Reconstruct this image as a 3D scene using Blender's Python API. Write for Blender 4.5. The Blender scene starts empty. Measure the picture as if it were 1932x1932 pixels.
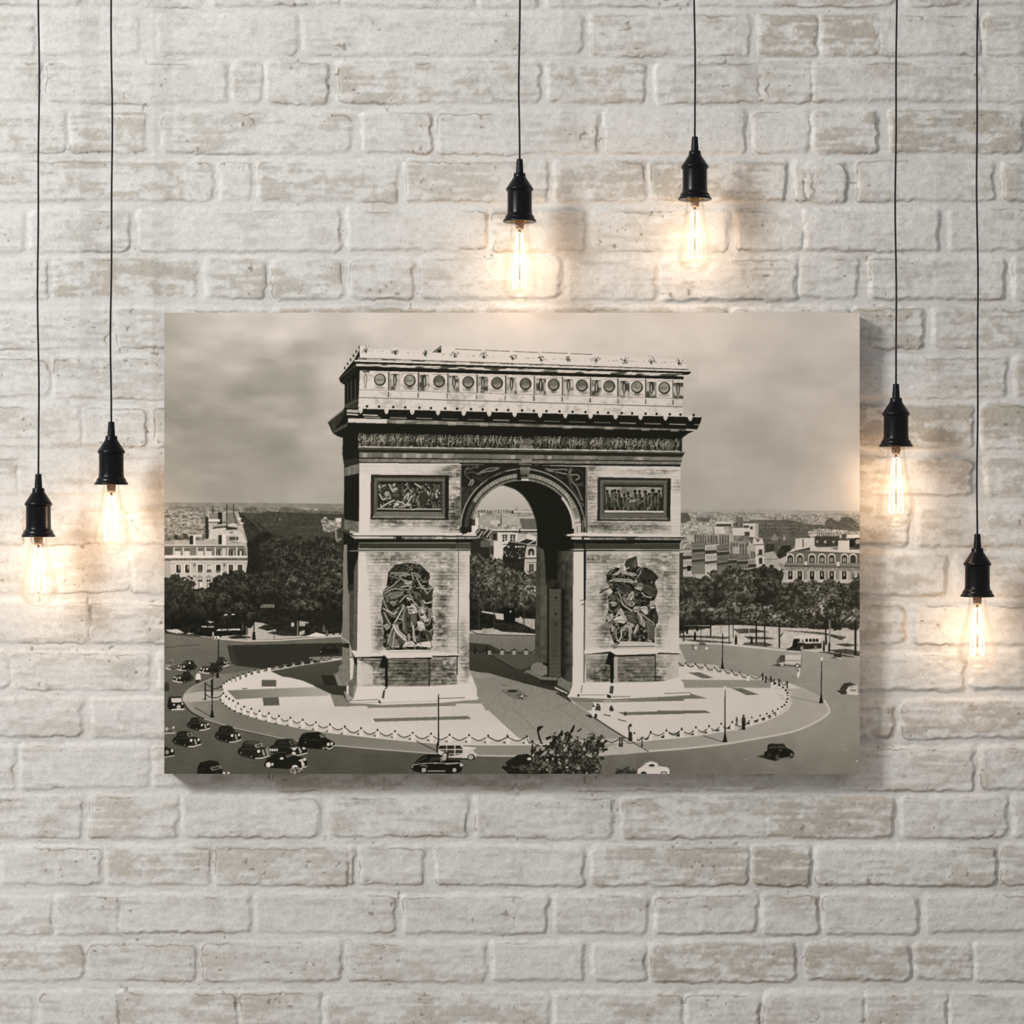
# calibration
FIL, FILR, HAZE, BULB = 7., .85, .03, .5
KEY, AMB, EXPO = 242., .375, 0.
ALB, INK, STEP, LD = 1.0, 1.13, 1.8, .09
import bpy, bmesh, math, random
import numpy as np
from mathutils import Vector
random.seed(7)
SC = bpy.context.scene
COL = SC.collection
MM = .001
CZ = 1.6                      # height of the picture's centre above the floor
CAMD = 4.0                    # camera to wall
def px(x, y, d=0.):           # a point d metres in front of the wall, seen at pixel x, y of the 1932 frame
    s = (CAMD - d) / CAMD
    return Vector(((x - 966) * MM * s, -d, CZ + (966 - y) * MM * s))

# ---------------------------------------------------------------- helpers
def obj(name, me, mat=None, parent=None, smooth=True):
    if isinstance(me, bmesh.types.BMesh):
        bm = me; me = bpy.data.meshes.new(name); bm.to_mesh(me); bm.free()
    o = bpy.data.objects.new(name, me); COL.objects.link(o)
    if mat: me.materials.append(mat)
    if smooth: me.shade_smooth()
    if parent: o.parent = parent
    return o
def tag(o, label, cat, group=None):
    o['label'] = label; o['category'] = cat
    if group: o['group'] = group
    return o
def struct(o):
    o['kind'] = 'structure'; return o
def lathe(bm, prof, n=48, cap=False):
    rings = []
    for r, z in prof:
        if r < 1e-7: rings.append([bm.verts.new((0, 0, z))])
        else: rings.append([bm.verts.new((r * math.cos(2 * math.pi * i / n), r * math.sin(2 * math.pi * i / n), z)) for i in range(n)])
    for a, b in zip(rings[:-1], rings[1:]):
        for i in range(n):
            j = (i + 1) % n
            if len(a) == 1 and len(b) == 1: continue
            if len(a) == 1: bm.faces.new((a[0], b[j], b[i]))
            elif len(b) == 1: bm.faces.new((a[i], a[j], b[0]))
            else: bm.faces.new((a[i], a[j], b[j], b[i]))
    bmesh.ops.recalc_face_normals(bm, faces=bm.faces)
    return bm
def tube(bm, pts, r, n=10):
    pts = [Vector(p) for p in pts]; rings = []
    for i, p in enumerate(pts):
        t = (pts[min(i + 1, len(pts) - 1)] - pts[max(i - 1, 0)]).normalized()
        u = t.cross(Vector((0, 1, 0)));  u = u if u.length > 1e-4 else t.cross(Vector((1, 0, 0))); u.normalize(); w = t.cross(u)
        rr = r[i] if isinstance(r, (list, tuple)) else r
        rings.append([bm.verts.new(p + rr * (math.cos(2 * math.pi * k / n) * u + math.sin(2 * math.pi * k / n) * w)) for k in range(n)])
    for a, b in zip(rings[:-1], rings[1:]):
        for k in range(n): bm.faces.new((a[k], a[(k + 1) % n], b[(k + 1) % n], b[k]))
    bm.faces.new(rings[0]); bm.faces.new(rings[-1][::-1])
    bmesh.ops.recalc_face_normals(bm, faces=bm.faces)
def box(bm, x0, y0, z0, x1, y1, z1):
    v = [bm.verts.new((x, y, z)) for x in (x0, x1) for y in (y0, y1) for z in (z0, z1)]
    for f in ((0,1,3,2),(4,6,7,5),(0,4,5,1),(2,3,7,6),(0,2,6,4),(1,5,7,3)): bm.faces.new([v[i] for i in f])
    bmesh.ops.recalc_face_normals(bm, faces=bm.faces)
def grid_mesh(name, X, Y, Z, col=None):
    h, w = X.shape
    me = bpy.data.meshes.new(name)
    co = np.stack([X, Y, Z], -1).reshape(-1, 3).astype(np.float32)
    me.vertices.add(h * w); me.vertices.foreach_set('co', co.ravel())
    i = np.arange(h * w, dtype=np.int32).reshape(h, w)
    q = np.stack([i[1:, :-1], i[1:, 1:], i[:-1, 1:], i[:-1, :-1]], -1).reshape(-1, 4)   # normals face the viewer (-Y)
    nf = len(q)
    me.loops.add(nf * 4); me.loops.foreach_set('vertex_index', q.ravel())
    me.polygons.add(nf); me.polygons.foreach_set('loop_start', np.arange(0, nf * 4, 4, dtype=np.int32))
    me.update(calc_edges=True)
    if col is not None:
        a = me.color_attributes.new('tone', 'FLOAT_COLOR', 'POINT')
        c = np.ones((h * w, 4), np.float32); c[:, :3] = col.reshape(-1, 3)
        a.data.foreach_set('color', c.ravel())
    return me
def s2l(c):
    c = np.asarray(c, np.float32) / 255.
    return np.where(c <= .04045, c / 12.92, ((c + .055) / 1.055) ** 2.4)

# ---------------------------------------------------------------- materials
def mat(name, base=(.8, .8, .8), rough=.6, metal=0., spec=.5):
    m = bpy.data.materials.new(name); m.use_nodes = True
    b = m.node_tree.nodes['Principled BSDF']
    b.inputs['Base Color'].default_value = (*base, 1); b.inputs['Roughness'].default_value = rough
    b.inputs['Metallic'].default_value = metal; b.inputs['Specular IOR Level'].default_value = spec
    return m
def N(m, t, **kw):
    n = m.node_tree.nodes.new(t)
    for k, v in kw.items(): setattr(n, k, v)
    return n
def noise(m, scale, detail=4, rough=.6, vec=None):
    n = N(m, 'ShaderNodeTexNoise'); n.inputs['Scale'].default_value = scale; n.inputs['Detail'].default_value = detail; n.inputs['Roughness'].default_value = rough
    if vec is None:
        tc = N(m, 'ShaderNodeTexCoord'); vec = tc.outputs['Object']
    m.node_tree.links.new(vec, n.inputs['Vector']); return n
def bump(m, src, strength, dist):
    b = N(m, 'ShaderNodeBump'); b.inputs['Strength'].default_value = strength; b.inputs['Distance'].default_value = dist
    m.node_tree.links.new(src, b.inputs['Height']); m.node_tree.links.new(b.outputs[0], m.node_tree.nodes['Principled BSDF'].inputs['Normal']); return b
def ramp(m, src, *stops):
    r = N(m, 'ShaderNodeValToRGB'); e = r.color_ramp.elements
    while len(e) < len(stops): e.new(.5)
    for k, (p, c) in enumerate(stops): e[k].position = p; e[k].color = (*c, 1) if len(c) == 3 else c
    m.node_tree.links.new(src, r.inputs[0]); return r
def mixc(m, a, b, fac, mode='MIX'):
    x = N(m, 'ShaderNodeMix', data_type='RGBA', blend_type=mode)
    L = m.node_tree.links
    for s, v in ((x.inputs[0], fac), (x.inputs[6], a), (x.inputs[7], b)):
        if hasattr(v, 'is_linked'): L.new(v, s)
        elif isinstance(v, (int, float)): s.default_value = v
        else: s.default_value = (*v, 1)
    return x.outputs[2]

def attr_mat(name, rough, spec):
    m = mat(name, rough=rough, spec=spec)
    a = N(m, 'ShaderNodeAttribute', attribute_name='tone')
    m.node_tree.links.new(a.outputs['Color'], m.node_tree.nodes['Principled BSDF'].inputs['Base Color'])
    return m, a
M = {}
# whitewashed brick: painted tone per place (built below) with fine grain
m, a = attr_mat('whitewashed_brick', .9, .15); M['brick'] = m
g = noise(m, 420, 3, .7); g2 = noise(m, 90, 4, .7)
g3 = noise(m, 260, 2, .5)
r1 = ramp(m, g.outputs['Fac'], (.28, (.84, .83, .815)), (.5, (1.0, 1.0, 1.0)), (.7, (1.06, 1.06, 1.06)))
r3 = ramp(m, g3.outputs['Fac'], (.26, (.62, .58, .52)), (.335, (1, 1, 1)))
r2 = ramp(m, g2.outputs['Fac'], (.28, (.9, .89, .87)), (.6, (1.02, 1.02, 1.02)))
c = mixc(m, a.outputs['Color'], r1.outputs[0], 1., 'MULTIPLY'); c = mixc(m, c, r2.outputs[0], 1., 'MULTIPLY'); c = mixc(m, c, r3.outputs[0], 1., 'MULTIPLY')
m.node_tree.links.new(c, m.node_tree.nodes['Principled BSDF'].inputs['Base Color'])
ad = N(m, 'ShaderNodeMath', operation='ADD'); m.node_tree.links.new(g.outputs['Fac'], ad.inputs[0]); m.node_tree.links.new(g2.outputs['Fac'], ad.inputs[1])
bump(m, ad.outputs[0], .35, .0012)
# the print: matt ink on coated panel
m, a = attr_mat('printed_picture', .75, .12); M['print'] = m
w = noise(m, 1400, 2, .5); bump(m, w.outputs['Fac'], .04, .0003)
m = mat('panel_edge', (.30, .27, .23), .8, 0, .2); M['edge'] = m
w = noise(m, 300, 3); r = ramp(m, w.outputs['Fac'], (.3, (.26, .235, .20)), (.7, (.34, .30, .26))); m.node_tree.links.new(r.outputs[0], m.node_tree.nodes['Principled BSDF'].inputs['Base Color'])
m = mat('panel_back', (.42, .36, .28), .9); M['back'] = m
w = noise(m, 60, 5); r = ramp(m, w.outputs['Fac'], (.3, (.36, .30, .22)), (.7, (.48, .41, .32))); m.node_tree.links.new(r.outputs[0], m.node_tree.nodes['Principled BSDF'].inputs['Base Color'])
m = mat('black_satin_metal', (.004, .004, .006), .3, 0., .2); M['black'] = m
w = noise(m, 350, 4); r = ramp(m, w.outputs['Fac'], (.3, (.26, .26, .26)), (.7, (.34, .34, .34))); m.node_tree.links.new(r.outputs[0], m.node_tree.nodes['Principled BSDF'].inputs['Roughness'])
m = mat('black_rubber', (.005, .005, .006), .42, 0., .2); M['rubber'] = m
w = noise(m, 500, 2); bump(m, w.outputs['Fac'], .1, .0004)
m = mat('black_cord', (.016, .016, .017), .75, 0., .3); M['cord'] = m
w = N(m, 'ShaderNodeTexWave', wave_type='BANDS', bands_direction='DIAGONAL'); w.inputs['Scale'].default_value = 500; bump(m, w.outputs['Fac'], .3, .0003)
m = mat('brown_stem', (.20, .12, .075), .4, .5); M['stem'] = m
w = noise(m, 300, 3); r = ramp(m, w.outputs['Fac'], (.35, (.10, .05, .03)), (.65, (.42, .32, .24))); m.node_tree.links.new(r.outputs[0], m.node_tree.nodes['Principled BSDF'].inputs['Base Color'])
m = mat('brass_contact', (.25, .17, .09), .45, .8); M['brass'] = m
w = noise(m, 200, 3); r = ramp(m, w.outputs['Fac'], (.3, (.16, .10, .05)), (.7, (.34, .24, .13))); m.node_tree.links.new(r.outputs[0], m.node_tree.nodes['Principled BSDF'].inputs['Base Color'])
m = mat('plaster', (.62, .6, .57), .9, 0, .2); M['plaster'] = m
w = noise(m, 8, 5); r = ramp(m, w.outputs['Fac'], (.3, (.58, .56, .53)), (.7, (.66, .64, .61))); m.node_tree.links.new(r.outputs[0], m.node_tree.nodes['Principled BSDF'].inputs['Base Color'])
m = mat('floor_boards', (.32, .26, .2), .6); M['floor'] = m
w = noise(m, 6, 6); r = ramp(m, w.outputs['Fac'], (.3, (.27, .22, .17)), (.7, (.38, .31, .25))); m.node_tree.links.new(r.outputs[0], m.node_tree.nodes['Principled BSDF'].inputs['Base Color'])
# glowing filament
m = bpy.data.materials.new('glowing_filament'); m.use_nodes = True; nt = m.node_tree; nt.nodes.clear()
e = N(m, 'ShaderNodeEmission'); e.inputs['Strength'].default_value = FIL; tc = N(m, 'ShaderNodeTexNoise'); tc.inputs['Scale'].default_value = 90
r = N(m, 'ShaderNodeValToRGB'); r.color_ramp.elements[0].color = (1, .62, .28, 1); r.color_ramp.elements[1].color = (1, .80, .52, 1)
nt.links.new(tc.outputs['Fac'], r.inputs[0]); nt.links.new(r.outputs[0], e.inputs[0]); o = N(m, 'ShaderNodeOutputMaterial'); nt.links.new(e.outputs[0], o.inputs[0]); M['fil'] = m
# thin bulb glass: clear, mirror-like towards its rim, faintly hazy so that it catches the filament's light
m = bpy.data.materials.new('bulb_glass'); m.use_nodes = True; nt = m.node_tree; nt.nodes.clear()
t = N(m, 'ShaderNodeBsdfTransparent'); t.inputs[0].default_value = (.985, .975, .96, 1)
gl = N(m, 'ShaderNodeBsdfGlossy'); gl.inputs['Roughness'].default_value = .06
tl = N(m, 'ShaderNodeBsdfTranslucent'); tl.inputs[0].default_value = (1, .93, .82, 1)
lw = N(m, 'ShaderNodeLayerWeight'); lw.inputs[0].default_value = .25
wn = noise(m, 25, 3)
rr = ramp(m, wn.outputs['Fac'], (.3, (HAZE * .7,) * 3), (.7, (HAZE * 1.3,) * 3))
mx1 = N(m, 'ShaderNodeMixShader'); nt.links.new(rr.outputs[0], mx1.inputs[0]); nt.links.new(t.outputs[0], mx1.inputs[1]); nt.links.new(tl.outputs[0], mx1.inputs[2])
fr = N(m, 'ShaderNodeMath', operation='MULTIPLY'); fr.inputs[1].default_value = .3; nt.links.new(lw.outputs['Fresnel'], fr.inputs[0])
mx2 = N(m, 'ShaderNodeMixShader'); nt.links.new(fr.outputs[0], mx2.inputs[0]); nt.links.new(mx1.outputs[0], mx2.inputs[1]); nt.links.new(gl.outputs[0], mx2.inputs[2])
o = N(m, 'ShaderNodeOutputMaterial'); nt.links.new(mx2.outputs[0], o.inputs[0]); M['glass'] = m
# ---------------------------------------------------------------- printed picture (painted tone by tone)
import numpy as np
PX0, PY0, PW, PH = 310, 590, 1312, 870          # the print's face in millimetres of wall, from the top left of the view
SS = 2
def vnoise(h, w, sx, sy, seed):
    r = np.random.RandomState(seed)
    gh, gw = int(h / sy) + 3, int(w / sx) + 3
    g = r.rand(gh, gw).astype(np.float32)
    ys = np.arange(h, dtype=np.float32) / sy; xs = np.arange(w, dtype=np.float32) / sx
    yi = ys.astype(int); xi = xs.astype(int)
    fy = ys - yi; fx = xs - xi
    fy = (fy * fy * (3 - 2 * fy))[:, None]; fx = (fx * fx * (3 - 2 * fx))[None, :]
    r0 = g[yi]; r1 = g[yi + 1]
    a = r0[:, xi] * (1 - fx) + r0[:, xi + 1] * fx
    b = r1[:, xi] * (1 - fx) + r1[:, xi + 1] * fx
    return a * (1 - fy) + b * fy
def sstep(a, b, x):
    t = np.clip((x - a) / (b - a), 0, 1); return t * t * (3 - 2 * t)

def paint_picture():
    H, W = PH * SS, PW * SS
    I = np.zeros((H, W), np.float32)
    NZ = {k: vnoise(H, W, k * SS, k * SS, 11 + k) for k in (1, 2, 4, 8, 20, 60)}
    NH = vnoise(H, W, 16 * SS, 2.2 * SS, 5); NH2 = vnoise(H, W, 5 * SS, 1.6 * SS, 6); NC = vnoise(H, W, 4.5 * SS, 2.0 * SS, 71)
    NB = vnoise(H, W, 120 * SS, 40 * SS, 9)
    rnd = np.random.RandomState(4)
    tr = [0., 0., 1.]
    def T(ox, oy, s): tr[:] = [ox, oy, s]
    def xf(p):
        p = np.asarray(p, np.float32).reshape(-1, 2)
        return np.stack([(p[:, 0] * tr[2] + tr[0] - PX0) * SS, (p[:, 1] * tr[2] + tr[1] - PY0) * SS], 1)
    def win(x0, y0, x1, y1):
        x0 = int(max(0, np.floor(x0))); y0 = int(max(0, np.floor(y0)))
        x1 = int(min(W, np.ceil(x1))); y1 = int(min(H, np.ceil(y1)))
        return x0, y0, x1, y1
    def put(m, v, sl, a=1.):
        if callable(v):
            Y, X = np.mgrid[sl[0], sl[1]].astype(np.float32)
            v = v(X / SS + PX0, Y / SS + PY0, sl)
        m = m * a
        I[sl] = I[sl] * (1 - m) + v * m
    def pmask(q):
        x0, y0, x1, y1 = win(q[:, 0].min(), q[:, 1].min(), q[:, 0].max() + 1, q[:, 1].max() + 1)
        if x1 <= x0 or y1 <= y0: return None, None
        d = np.zeros((y1 - y0, x1 - x0 + 1), np.int32)
        n = len(q)
        for i in range(n):
            ax, ay = q[i]; bx, by = q[(i + 1) % n]
            if ay == by: continue
            if ay > by: ax, ay, bx, by = bx, by, ax, ay
            r0 = max(y0, int(np.ceil(ay - .5))); r1 = min(y1, int(np.ceil(by - .5)))
            if r1 <= r0: continue
            rr = np.arange(r0, r1)
            xc = ax + (rr + .5 - ay) * (bx - ax) / (by - ay)
            c = np.clip(np.ceil(xc - .5).astype(int) - x0, 0, x1 - x0)
            np.add.at(d, (rr - y0, c), 1)
        m = (np.cumsum(d, 1)[:, :-1] & 1).astype(np.float32)
        return m, (slice(y0, y1), slice(x0, x1))
    def F(p, v, a=1.):
        m, sl = pmask(xf(p))
        if m is not None: put(m, v, sl, a)
    def R(x0, y0, x1, y1, v, a=1.): F([x0, y0, x1, y0, x1, y1, x0, y1], v, a)
    def Ln(p, w, v, a=1., w2=None):
        q = xf(p); n = len(q) - 1
        for i in range(n):
            wa = w if w2 is None else w + (w2 - w) * i / max(1, n - 1)
            hw = wa * SS / 2
            (ax, ay), (bx, by) = q[i], q[i + 1]
            x0, y0, x1, y1 = win(min(ax, bx) - hw - 1, min(ay, by) - hw - 1, max(ax, bx) + hw + 2, max(ay, by) + hw + 2)
            if x1 <= x0 or y1 <= y0: continue
            Y, X = np.mgrid[y0:y1, x0:x1].astype(np.float32) + .5
            dx, dy = bx - ax, by - ay; l2 = dx * dx + dy * dy + 1e-6
            t = np.clip(((X - ax) * dx + (Y - ay) * dy) / l2, 0, 1)
            dd = np.hypot(X - ax - t * dx, Y - ay - t * dy)
            put(np.clip(hw - dd + .5, 0, 1), v, (slice(y0, y1), slice(x0, x1)), a)
    def curve(p, k=6):
        p = np.asarray(p, np.float32).reshape(-1, 2)
        q = np.vstack([2 * p[0] - p[1], p, 2 * p[-1] - p[-2]]); out = []
        for i in range(1, len(q) - 2):
            for t in np.linspace(0, 1, k, endpoint=False):
                a, b, c, d = q[i - 1], q[i], q[i + 1], q[i + 2]
                out.append(.5 * (2 * b + (c - a) * t + (2 * a - 5 * b + 4 * c - d) * t * t + (3 * b - a - 3 * c + d) * t ** 3))
        out.append(p[-1]); return np.array(out).ravel()
    def C(p, w, v, a=1., w2=None): Ln(curve(p), w, v, a, w2)
    def Lb(p, w, v):                              # a rounded limb or fold: dark rim, half tone, light along its upper side
        p = np.asarray(p, np.float32); o = np.tile(np.array([-.32, -.3], np.float32) * w / tr[2] * .8, len(p) // 2)
        C(p, w + 1.1, 26, .45); C(p, w, v * .7); C(p + o, w * .6, min(210, v * 1.04))
    def El(cx, cy, rx, ry, v, a=1.):
        c = xf([cx, cy])[0]; rx = rx * tr[2] * SS; ry = ry * tr[2] * SS
        x0, y0, x1, y1 = win(c[0] - rx - 1, c[1] - ry - 1, c[0] + rx + 2, c[1] + ry + 2)
        if x1 <= x0 or y1 <= y0: return
        Y, X = np.mgrid[y0:y1, x0:x1].astype(np.float32) + .5
        d = np.hypot((X - c[0]) / rx, (Y - c[1]) / ry)
        put(np.clip((1 - d) * min(rx, ry) + .5, 0, 1), v, (slice(y0, y1), slice(x0, x1)), a)
    def tx(base, amp, k=2):                       # flat tone with grain
        return lambda X, Y, sl: base + amp * (NZ[k][sl] - .5) * 2
    def gx(v0, x0, v1, x1, amp=3, k=2, vert=False):
        return lambda X, Y, sl: v0 + (v1 - v0) * np.clip(((Y if vert else X) - x0) / (x1 - x0), 0, 1) + amp * (NZ[k][sl] - .5) * 2
    def leaf(lo, hi, bias=.46):
        def f(X, Y, sl):
            n = NZ[4][sl] * .4 + NZ[2][sl] * .35 + NZ[1][sl] * .25
            return lo + (hi - lo) * np.clip((n - bias + .08) * 2.6, 0, 1) * (.35 + .75 * NZ[20][sl]) + 6 * (NZ[8][sl] - .5)
        return f
    def crown(cx, cy, rx, ry, lo, hi, rag=.5, a=1.):
        c = xf([cx, cy])[0]; rx = rx * tr[2] * SS; ry = ry * tr[2] * SS
        x0, y0, x1, y1 = win(c[0] - rx * 1.3, c[1] - ry * 1.3, c[0] + rx * 1.3, c[1] + ry * 1.3)
        if x1 <= x0 or y1 <= y0: return
        sl = (slice(y0, y1), slice(x0, x1))
        Y, X = np.mgrid[y0:y1, x0:x1].astype(np.float32)
        u = (X - c[0]) / rx; v = (Y - c[1]) / ry
        d = u * u + v * v + rag * 2 * (NZ[8][sl] - .5) * .8 + rag * (NZ[4][sl] - .5) + rag * .6 * (NZ[2][sl] - .5)
        m = np.clip((1 - d) * 8, 0, 1)
        n = NZ[4][sl] * .34 + NZ[2][sl] * .38 + NZ[1][sl] * .28
        lit = np.clip(.66 - .46 * v + .16 * u + 1.1 * (NZ[8][sl] - .5), .1, 1.15)
        k_ = TK[0]
        val = lo + k_ * 7 + (hi * (1.1 + .25 * k_) - lo) * np.clip((n - .33) * 2.3, 0, 1) * lit
        put(m, val, sl, a)
    TK = [1.]
    def city(lo, hi, k=NH):
        return lambda X, Y, sl: lo + (hi - lo) * np.clip((k[sl] * .16 + NC[sl] * .34 + NZ[2][sl] * .3 + NZ[1][sl] * .2 - .27) * 2.1, 0, 1)

    # ---- sky
    cp = np.array([[311,590,172],[360,600,182],[450,595,192],[560,600,198],[700,600,206],[900,600,207],[1100,600,206],[1300,600,203],[1450,610,196],[1620,600,196],
        [311,640,164],[368,663,176],[459,651,186],[528,645,196],[562,665,164],[600,664,170],[650,651,178],[740,630,196],[850,640,203],[1000,645,207],[1200,650,204],
        [368,697,168],[430,690,176],[505,703,149],[573,716,150],[625,706,186],[630,754,182],[368,754,158],[459,742,146],[482,780,152],[550,777,161],[596,822,174],
        [325,790,146],[368,811,146],[459,822,148],[528,845,146],[334,890,154],[459,868,156],[550,880,152],[619,868,168],[414,925,152],[500,930,154],[596,925,166],[330,940,158],
        [1340,700,192],[1345,640,202],[1400,660,192],[1479,684,182],[1560,650,192],[1340,760,176],[1410,740,186],[1410,823,172],[1500,790,180],[1479,857,172],[1330,850,178],
        [1306,927,168],[1400,930,172],[1583,700,190],[1590,800,186],[1550,900,182],[1600,900,186]], np.float32)
    s4 = 8
    gy, gxx = np.mgrid[0:PH:s4, 0:PW:s4].astype(np.float32)
    num = np.zeros_like(gy); den = np.zeros_like(gy)
    for x, y, v in cp:
        w = 1. / (((gxx + PX0 - x) ** 2 + 1.6 * (gy + PY0 - y) ** 2) + 260) ** 1.7
        num += w * v; den += w
    sk = num / den
    yi = np.linspace(0, sk.shape[0] - 1.001, H); xi = np.linspace(0, sk.shape[1] - 1.001, W)
    y0 = yi.astype(int); x0 = xi.astype(int); fy = (yi - y0)[:, None]; fx = (xi - x0)[None]
    sk = (sk[y0][:, x0] * (1 - fx) + sk[y0][:, x0 + 1] * fx) * (1 - fy) + (sk[y0 + 1][:, x0] * (1 - fx) + sk[y0 + 1][:, x0 + 1] * fx) * fy
    c1 = vnoise(H, W, 110 * SS, 34 * SS, 201) - .5; c2 = vnoise(H, W, 46 * SS, 15 * SS, 202) - .5; c3 = vnoise(H, W, 20 * SS, 7 * SS, 203) - .5
    xx_ = (np.arange(W) / SS + PX0)[None]; yy_ = (np.arange(H) / SS + PY0)[:, None]
    ca = np.clip(1.25 - (xx_ - 310) / 700., .45, 1) * np.clip((yy_ - 585) / 60., .3, 1) * np.clip((960 - yy_) / 110., .35, 1)
    sk = sk + ca * (17 * c1 + 13 * c2 * (.5 + sstep(-.2, .3, c1)) + 5 * c3) - 2
    I[:] = sk + 10 * (NB - .5) + 6 * (NZ[60] - .5) + 4 * (NZ[20] - .5) + 1.5 * (NZ[1] - .5)

    # ---- left far city (tile G)
    G = (300, 920, .18634); T(*G)
    F([0,150, 900,155, 1932,165, 1932,420, 0,420], tx(128, 10, 8))
    F([0,190, 200,182, 520,190, 800,200, 1200,205, 1932,215, 1932,420, 0,420], city(85, 165))
    F([850,215, 960,195, 1200,250, 1230,200, 1290,195, 1400,215, 1560,235, 1932,240, 1932,500, 900,500], tx(98, 22, 4))
    F([1000,260, 1150,245, 1932,275, 1932,700, 1200,700, 850,360, 800,250], leaf(56, 76, .4))
    F([60,250, 490,250, 480,520, 60,520], city(75, 178))
    for k in range(26):
        y = 260 + k * 9; x = rnd.uniform(60, 380); Ln([x, y, x + rnd.uniform(30, 110), y + rnd.uniform(-6, 4)], 1.1, rnd.choice([70, 180, 90, 175]), .7)
    F([1380,395, 1640,385, 1640,480, 1400,480], tx(72, 10, 2))
    for x in range(1400, 1640, 26): R(x, 410, x + 10, 465, 52)
    F([1640,330, 1690,290, 1720,330, 1780,330, 1780,305, 1850,305, 1850,400, 1760,450, 1670,450], city(70, 200))
    R(1795, 310, 1845, 350, 200); Ln([1225,310, 1225,330], 1.2, 150)
    Ln([1790,430, 1800,540, 1840,520], 4, 130)
    F([800,240, 1100,420, 1200,560, 900,560, 850,380], leaf(40, 62, .4)); Ln([850,250, 1050,440], 3, 76, .8)
    # left building
    F([500,250, 800,240, 830,330, 850,390, 890,560, 480,560, 470,420], tx(165, 18, 4))
    R(512, 255, 595, 320, 120); R(598, 250, 640, 370, 30); R(640, 260, 690, 380, 150); F([690,250, 770,250, 820,380, 700,380], tx(115, 12)); Ln([758,270, 785,370], 1.5, 30)
    F([470,300, 500,290, 510,520, 470,520], 45); R(505, 320, 620, 345, 205); Ln([505,350, 690,352], 1.5, 40)
    F([530,420, 700,405, 700,440, 840,440, 885,560, 500,520], tx(185, 12, 4)); F([560,395, 700,385, 690,405, 540,418], 70)
    El(750, 378, 45, 16, 190); Ln([680,400, 790,415, 690,420], 3, 40); El(735, 455, 20, 5, 60); R(700, 490, 800, 540, 150); R(715, 500, 775, 530, 70); R(785, 498, 805, 532, 50)
    for x in (548, 688, 757): Ln([x, 170 + (x == 548) * 15, x, 260], 1.6, 40)
    Ln([688,170, 688,430], 2, 50); R(800, 305, 835, 325, 205); R(830, 355, 860, 368, 205)
    F([60,480, 460,480, 460,540, 150,530, 60,560], tx(95, 40, 4)); R(300, 475, 440, 500, 190); R(250, 470, 280, 520, 60); R(163, 480, 192, 525, 45)
    F([55,545, 180,530, 840,545, 870,590, 55,590], tx(160, 8, 4)); F([55,545, 165,535, 160,590, 55,590], 140)
    R(310, 485, 350, 575, 38); R(350, 490, 372, 580, 200); R(603, 480, 638, 575, 38); R(640, 470, 680, 580, 205)
    Ln([690,490, 690,530, 800,560], 1.4, 110)
    Ln([60,583, 870,585], 1.6, 205); Ln([60,592, 860,592], 1.2, 60)
    F([55,598, 870,596, 895,700, 55,695], tx(112, 10, 2)); F([55,600, 150,600, 130,690, 55,690], 75)
    for i, x in enumerate((163, 258, 396, 481, 582, 708, 800)):
        R(x - 16, 605, x - 2, 690, 190); R(x, 632, x + 56, 690, 195 if i < 4 else 45); R(x, 625, x + 56, 642, 75)
        if i in (4, 5): R(x + 14, 640, x + 18, 690, 170); R(x + 40, 636, x + 56, 690, 150)
        if i == 6: R(x + 18, 640, x + 40, 690, 190)
    R(640, 615, 680, 690, 185)
    F([60,685, 910,690, 915,712, 60,715], 205); F([60,713, 900,712, 895,745, 130,745, 60,740], tx(88, 26, 2)); Ln([130,742, 900,742], 1.6, 190)
    F([110,750, 905,748, 895,860, 700,930, 460,1030, 330,1030, 130,900], tx(178, 6, 4)); Ln([110,768, 900,765], 1, 120)
    for i, x in enumerate((178, 268, 398, 488, 580, 708, 800)):
        R(x - 10, 768, x + 55, 866, 200); R(x, 782, x + 44, 862, 32)
        if i in (2, 5, 6): R(x + 18, 785, x + 24, 835, 150)
        if i == 3: R(x + 3, 785, x + 42, 830, 190)
        if i < 2: F([x + 20,785, x + 40,785, x + 34,838, x + 24,830], 150)
        if i in (2, 3, 4): R(x - 4, 838, x + 46, 860, 90)
    for x in (345, 650): R(x, 775, x + 30, 860, 165); El(x + 15, 785, 14, 18, 110)
    for x in (285, 400, 492, 580): F([x - 20,910, x + 15,880, x + 50,910], 140); Ln([x - 20,912, x + 50,912], 1, 110)
    for x in (270, 398, 484): R(x, 925, x + 42, 1020, 200); R(x, 928, x + 42, 955, 40); R(x + 18, 928, x + 24, 1015, 195); R(x + 2, 960, x + 16, 1015, 110)
    Ln([340,905, 335,1020], 1, 120)
    # left trees
    F([0,900, 130,920, 300,1020, 460,1030, 600,960, 720,880, 800,840, 880,870, 908,700, 890,560, 960,500, 1060,440, 1200,500, 1400,560, 1860,560, 1860,1400, 0,1440], leaf(22, 52))
    F([900,560, 1060,440, 1200,560, 1000,900, 900,850], leaf(26, 44))
    for c in ((1180,640,200,150,22,62),(1420,640,230,140,20,66),(1700,640,190,150,20,66),(1250,800,230,170,18,58),(1550,820,260,190,18,60),(1780,900,160,220,18,84),(1080,980,180,150,16,60),(1400,1020,220,220,18,78),(1620,1060,200,180,18,70),
              (800,960,180,130,16,66),(640,1000,130,110,16,58),(200,1000,190,130,22,58),(120,1150,140,170,20,52),(420,1150,230,130,16,62),(700,1160,200,120,18,64),(900,1080,170,130,14,52),(560,1270,200,110,12,48),(840,1260,190,100,14,60),(300,1280,210,110,12,46),(1760,1080,140,160,14,74),(1450,1230,220,110,14,84)): crown(*c)
    R(60, 1330, 480, 1440, leaf(14, 34))
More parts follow.
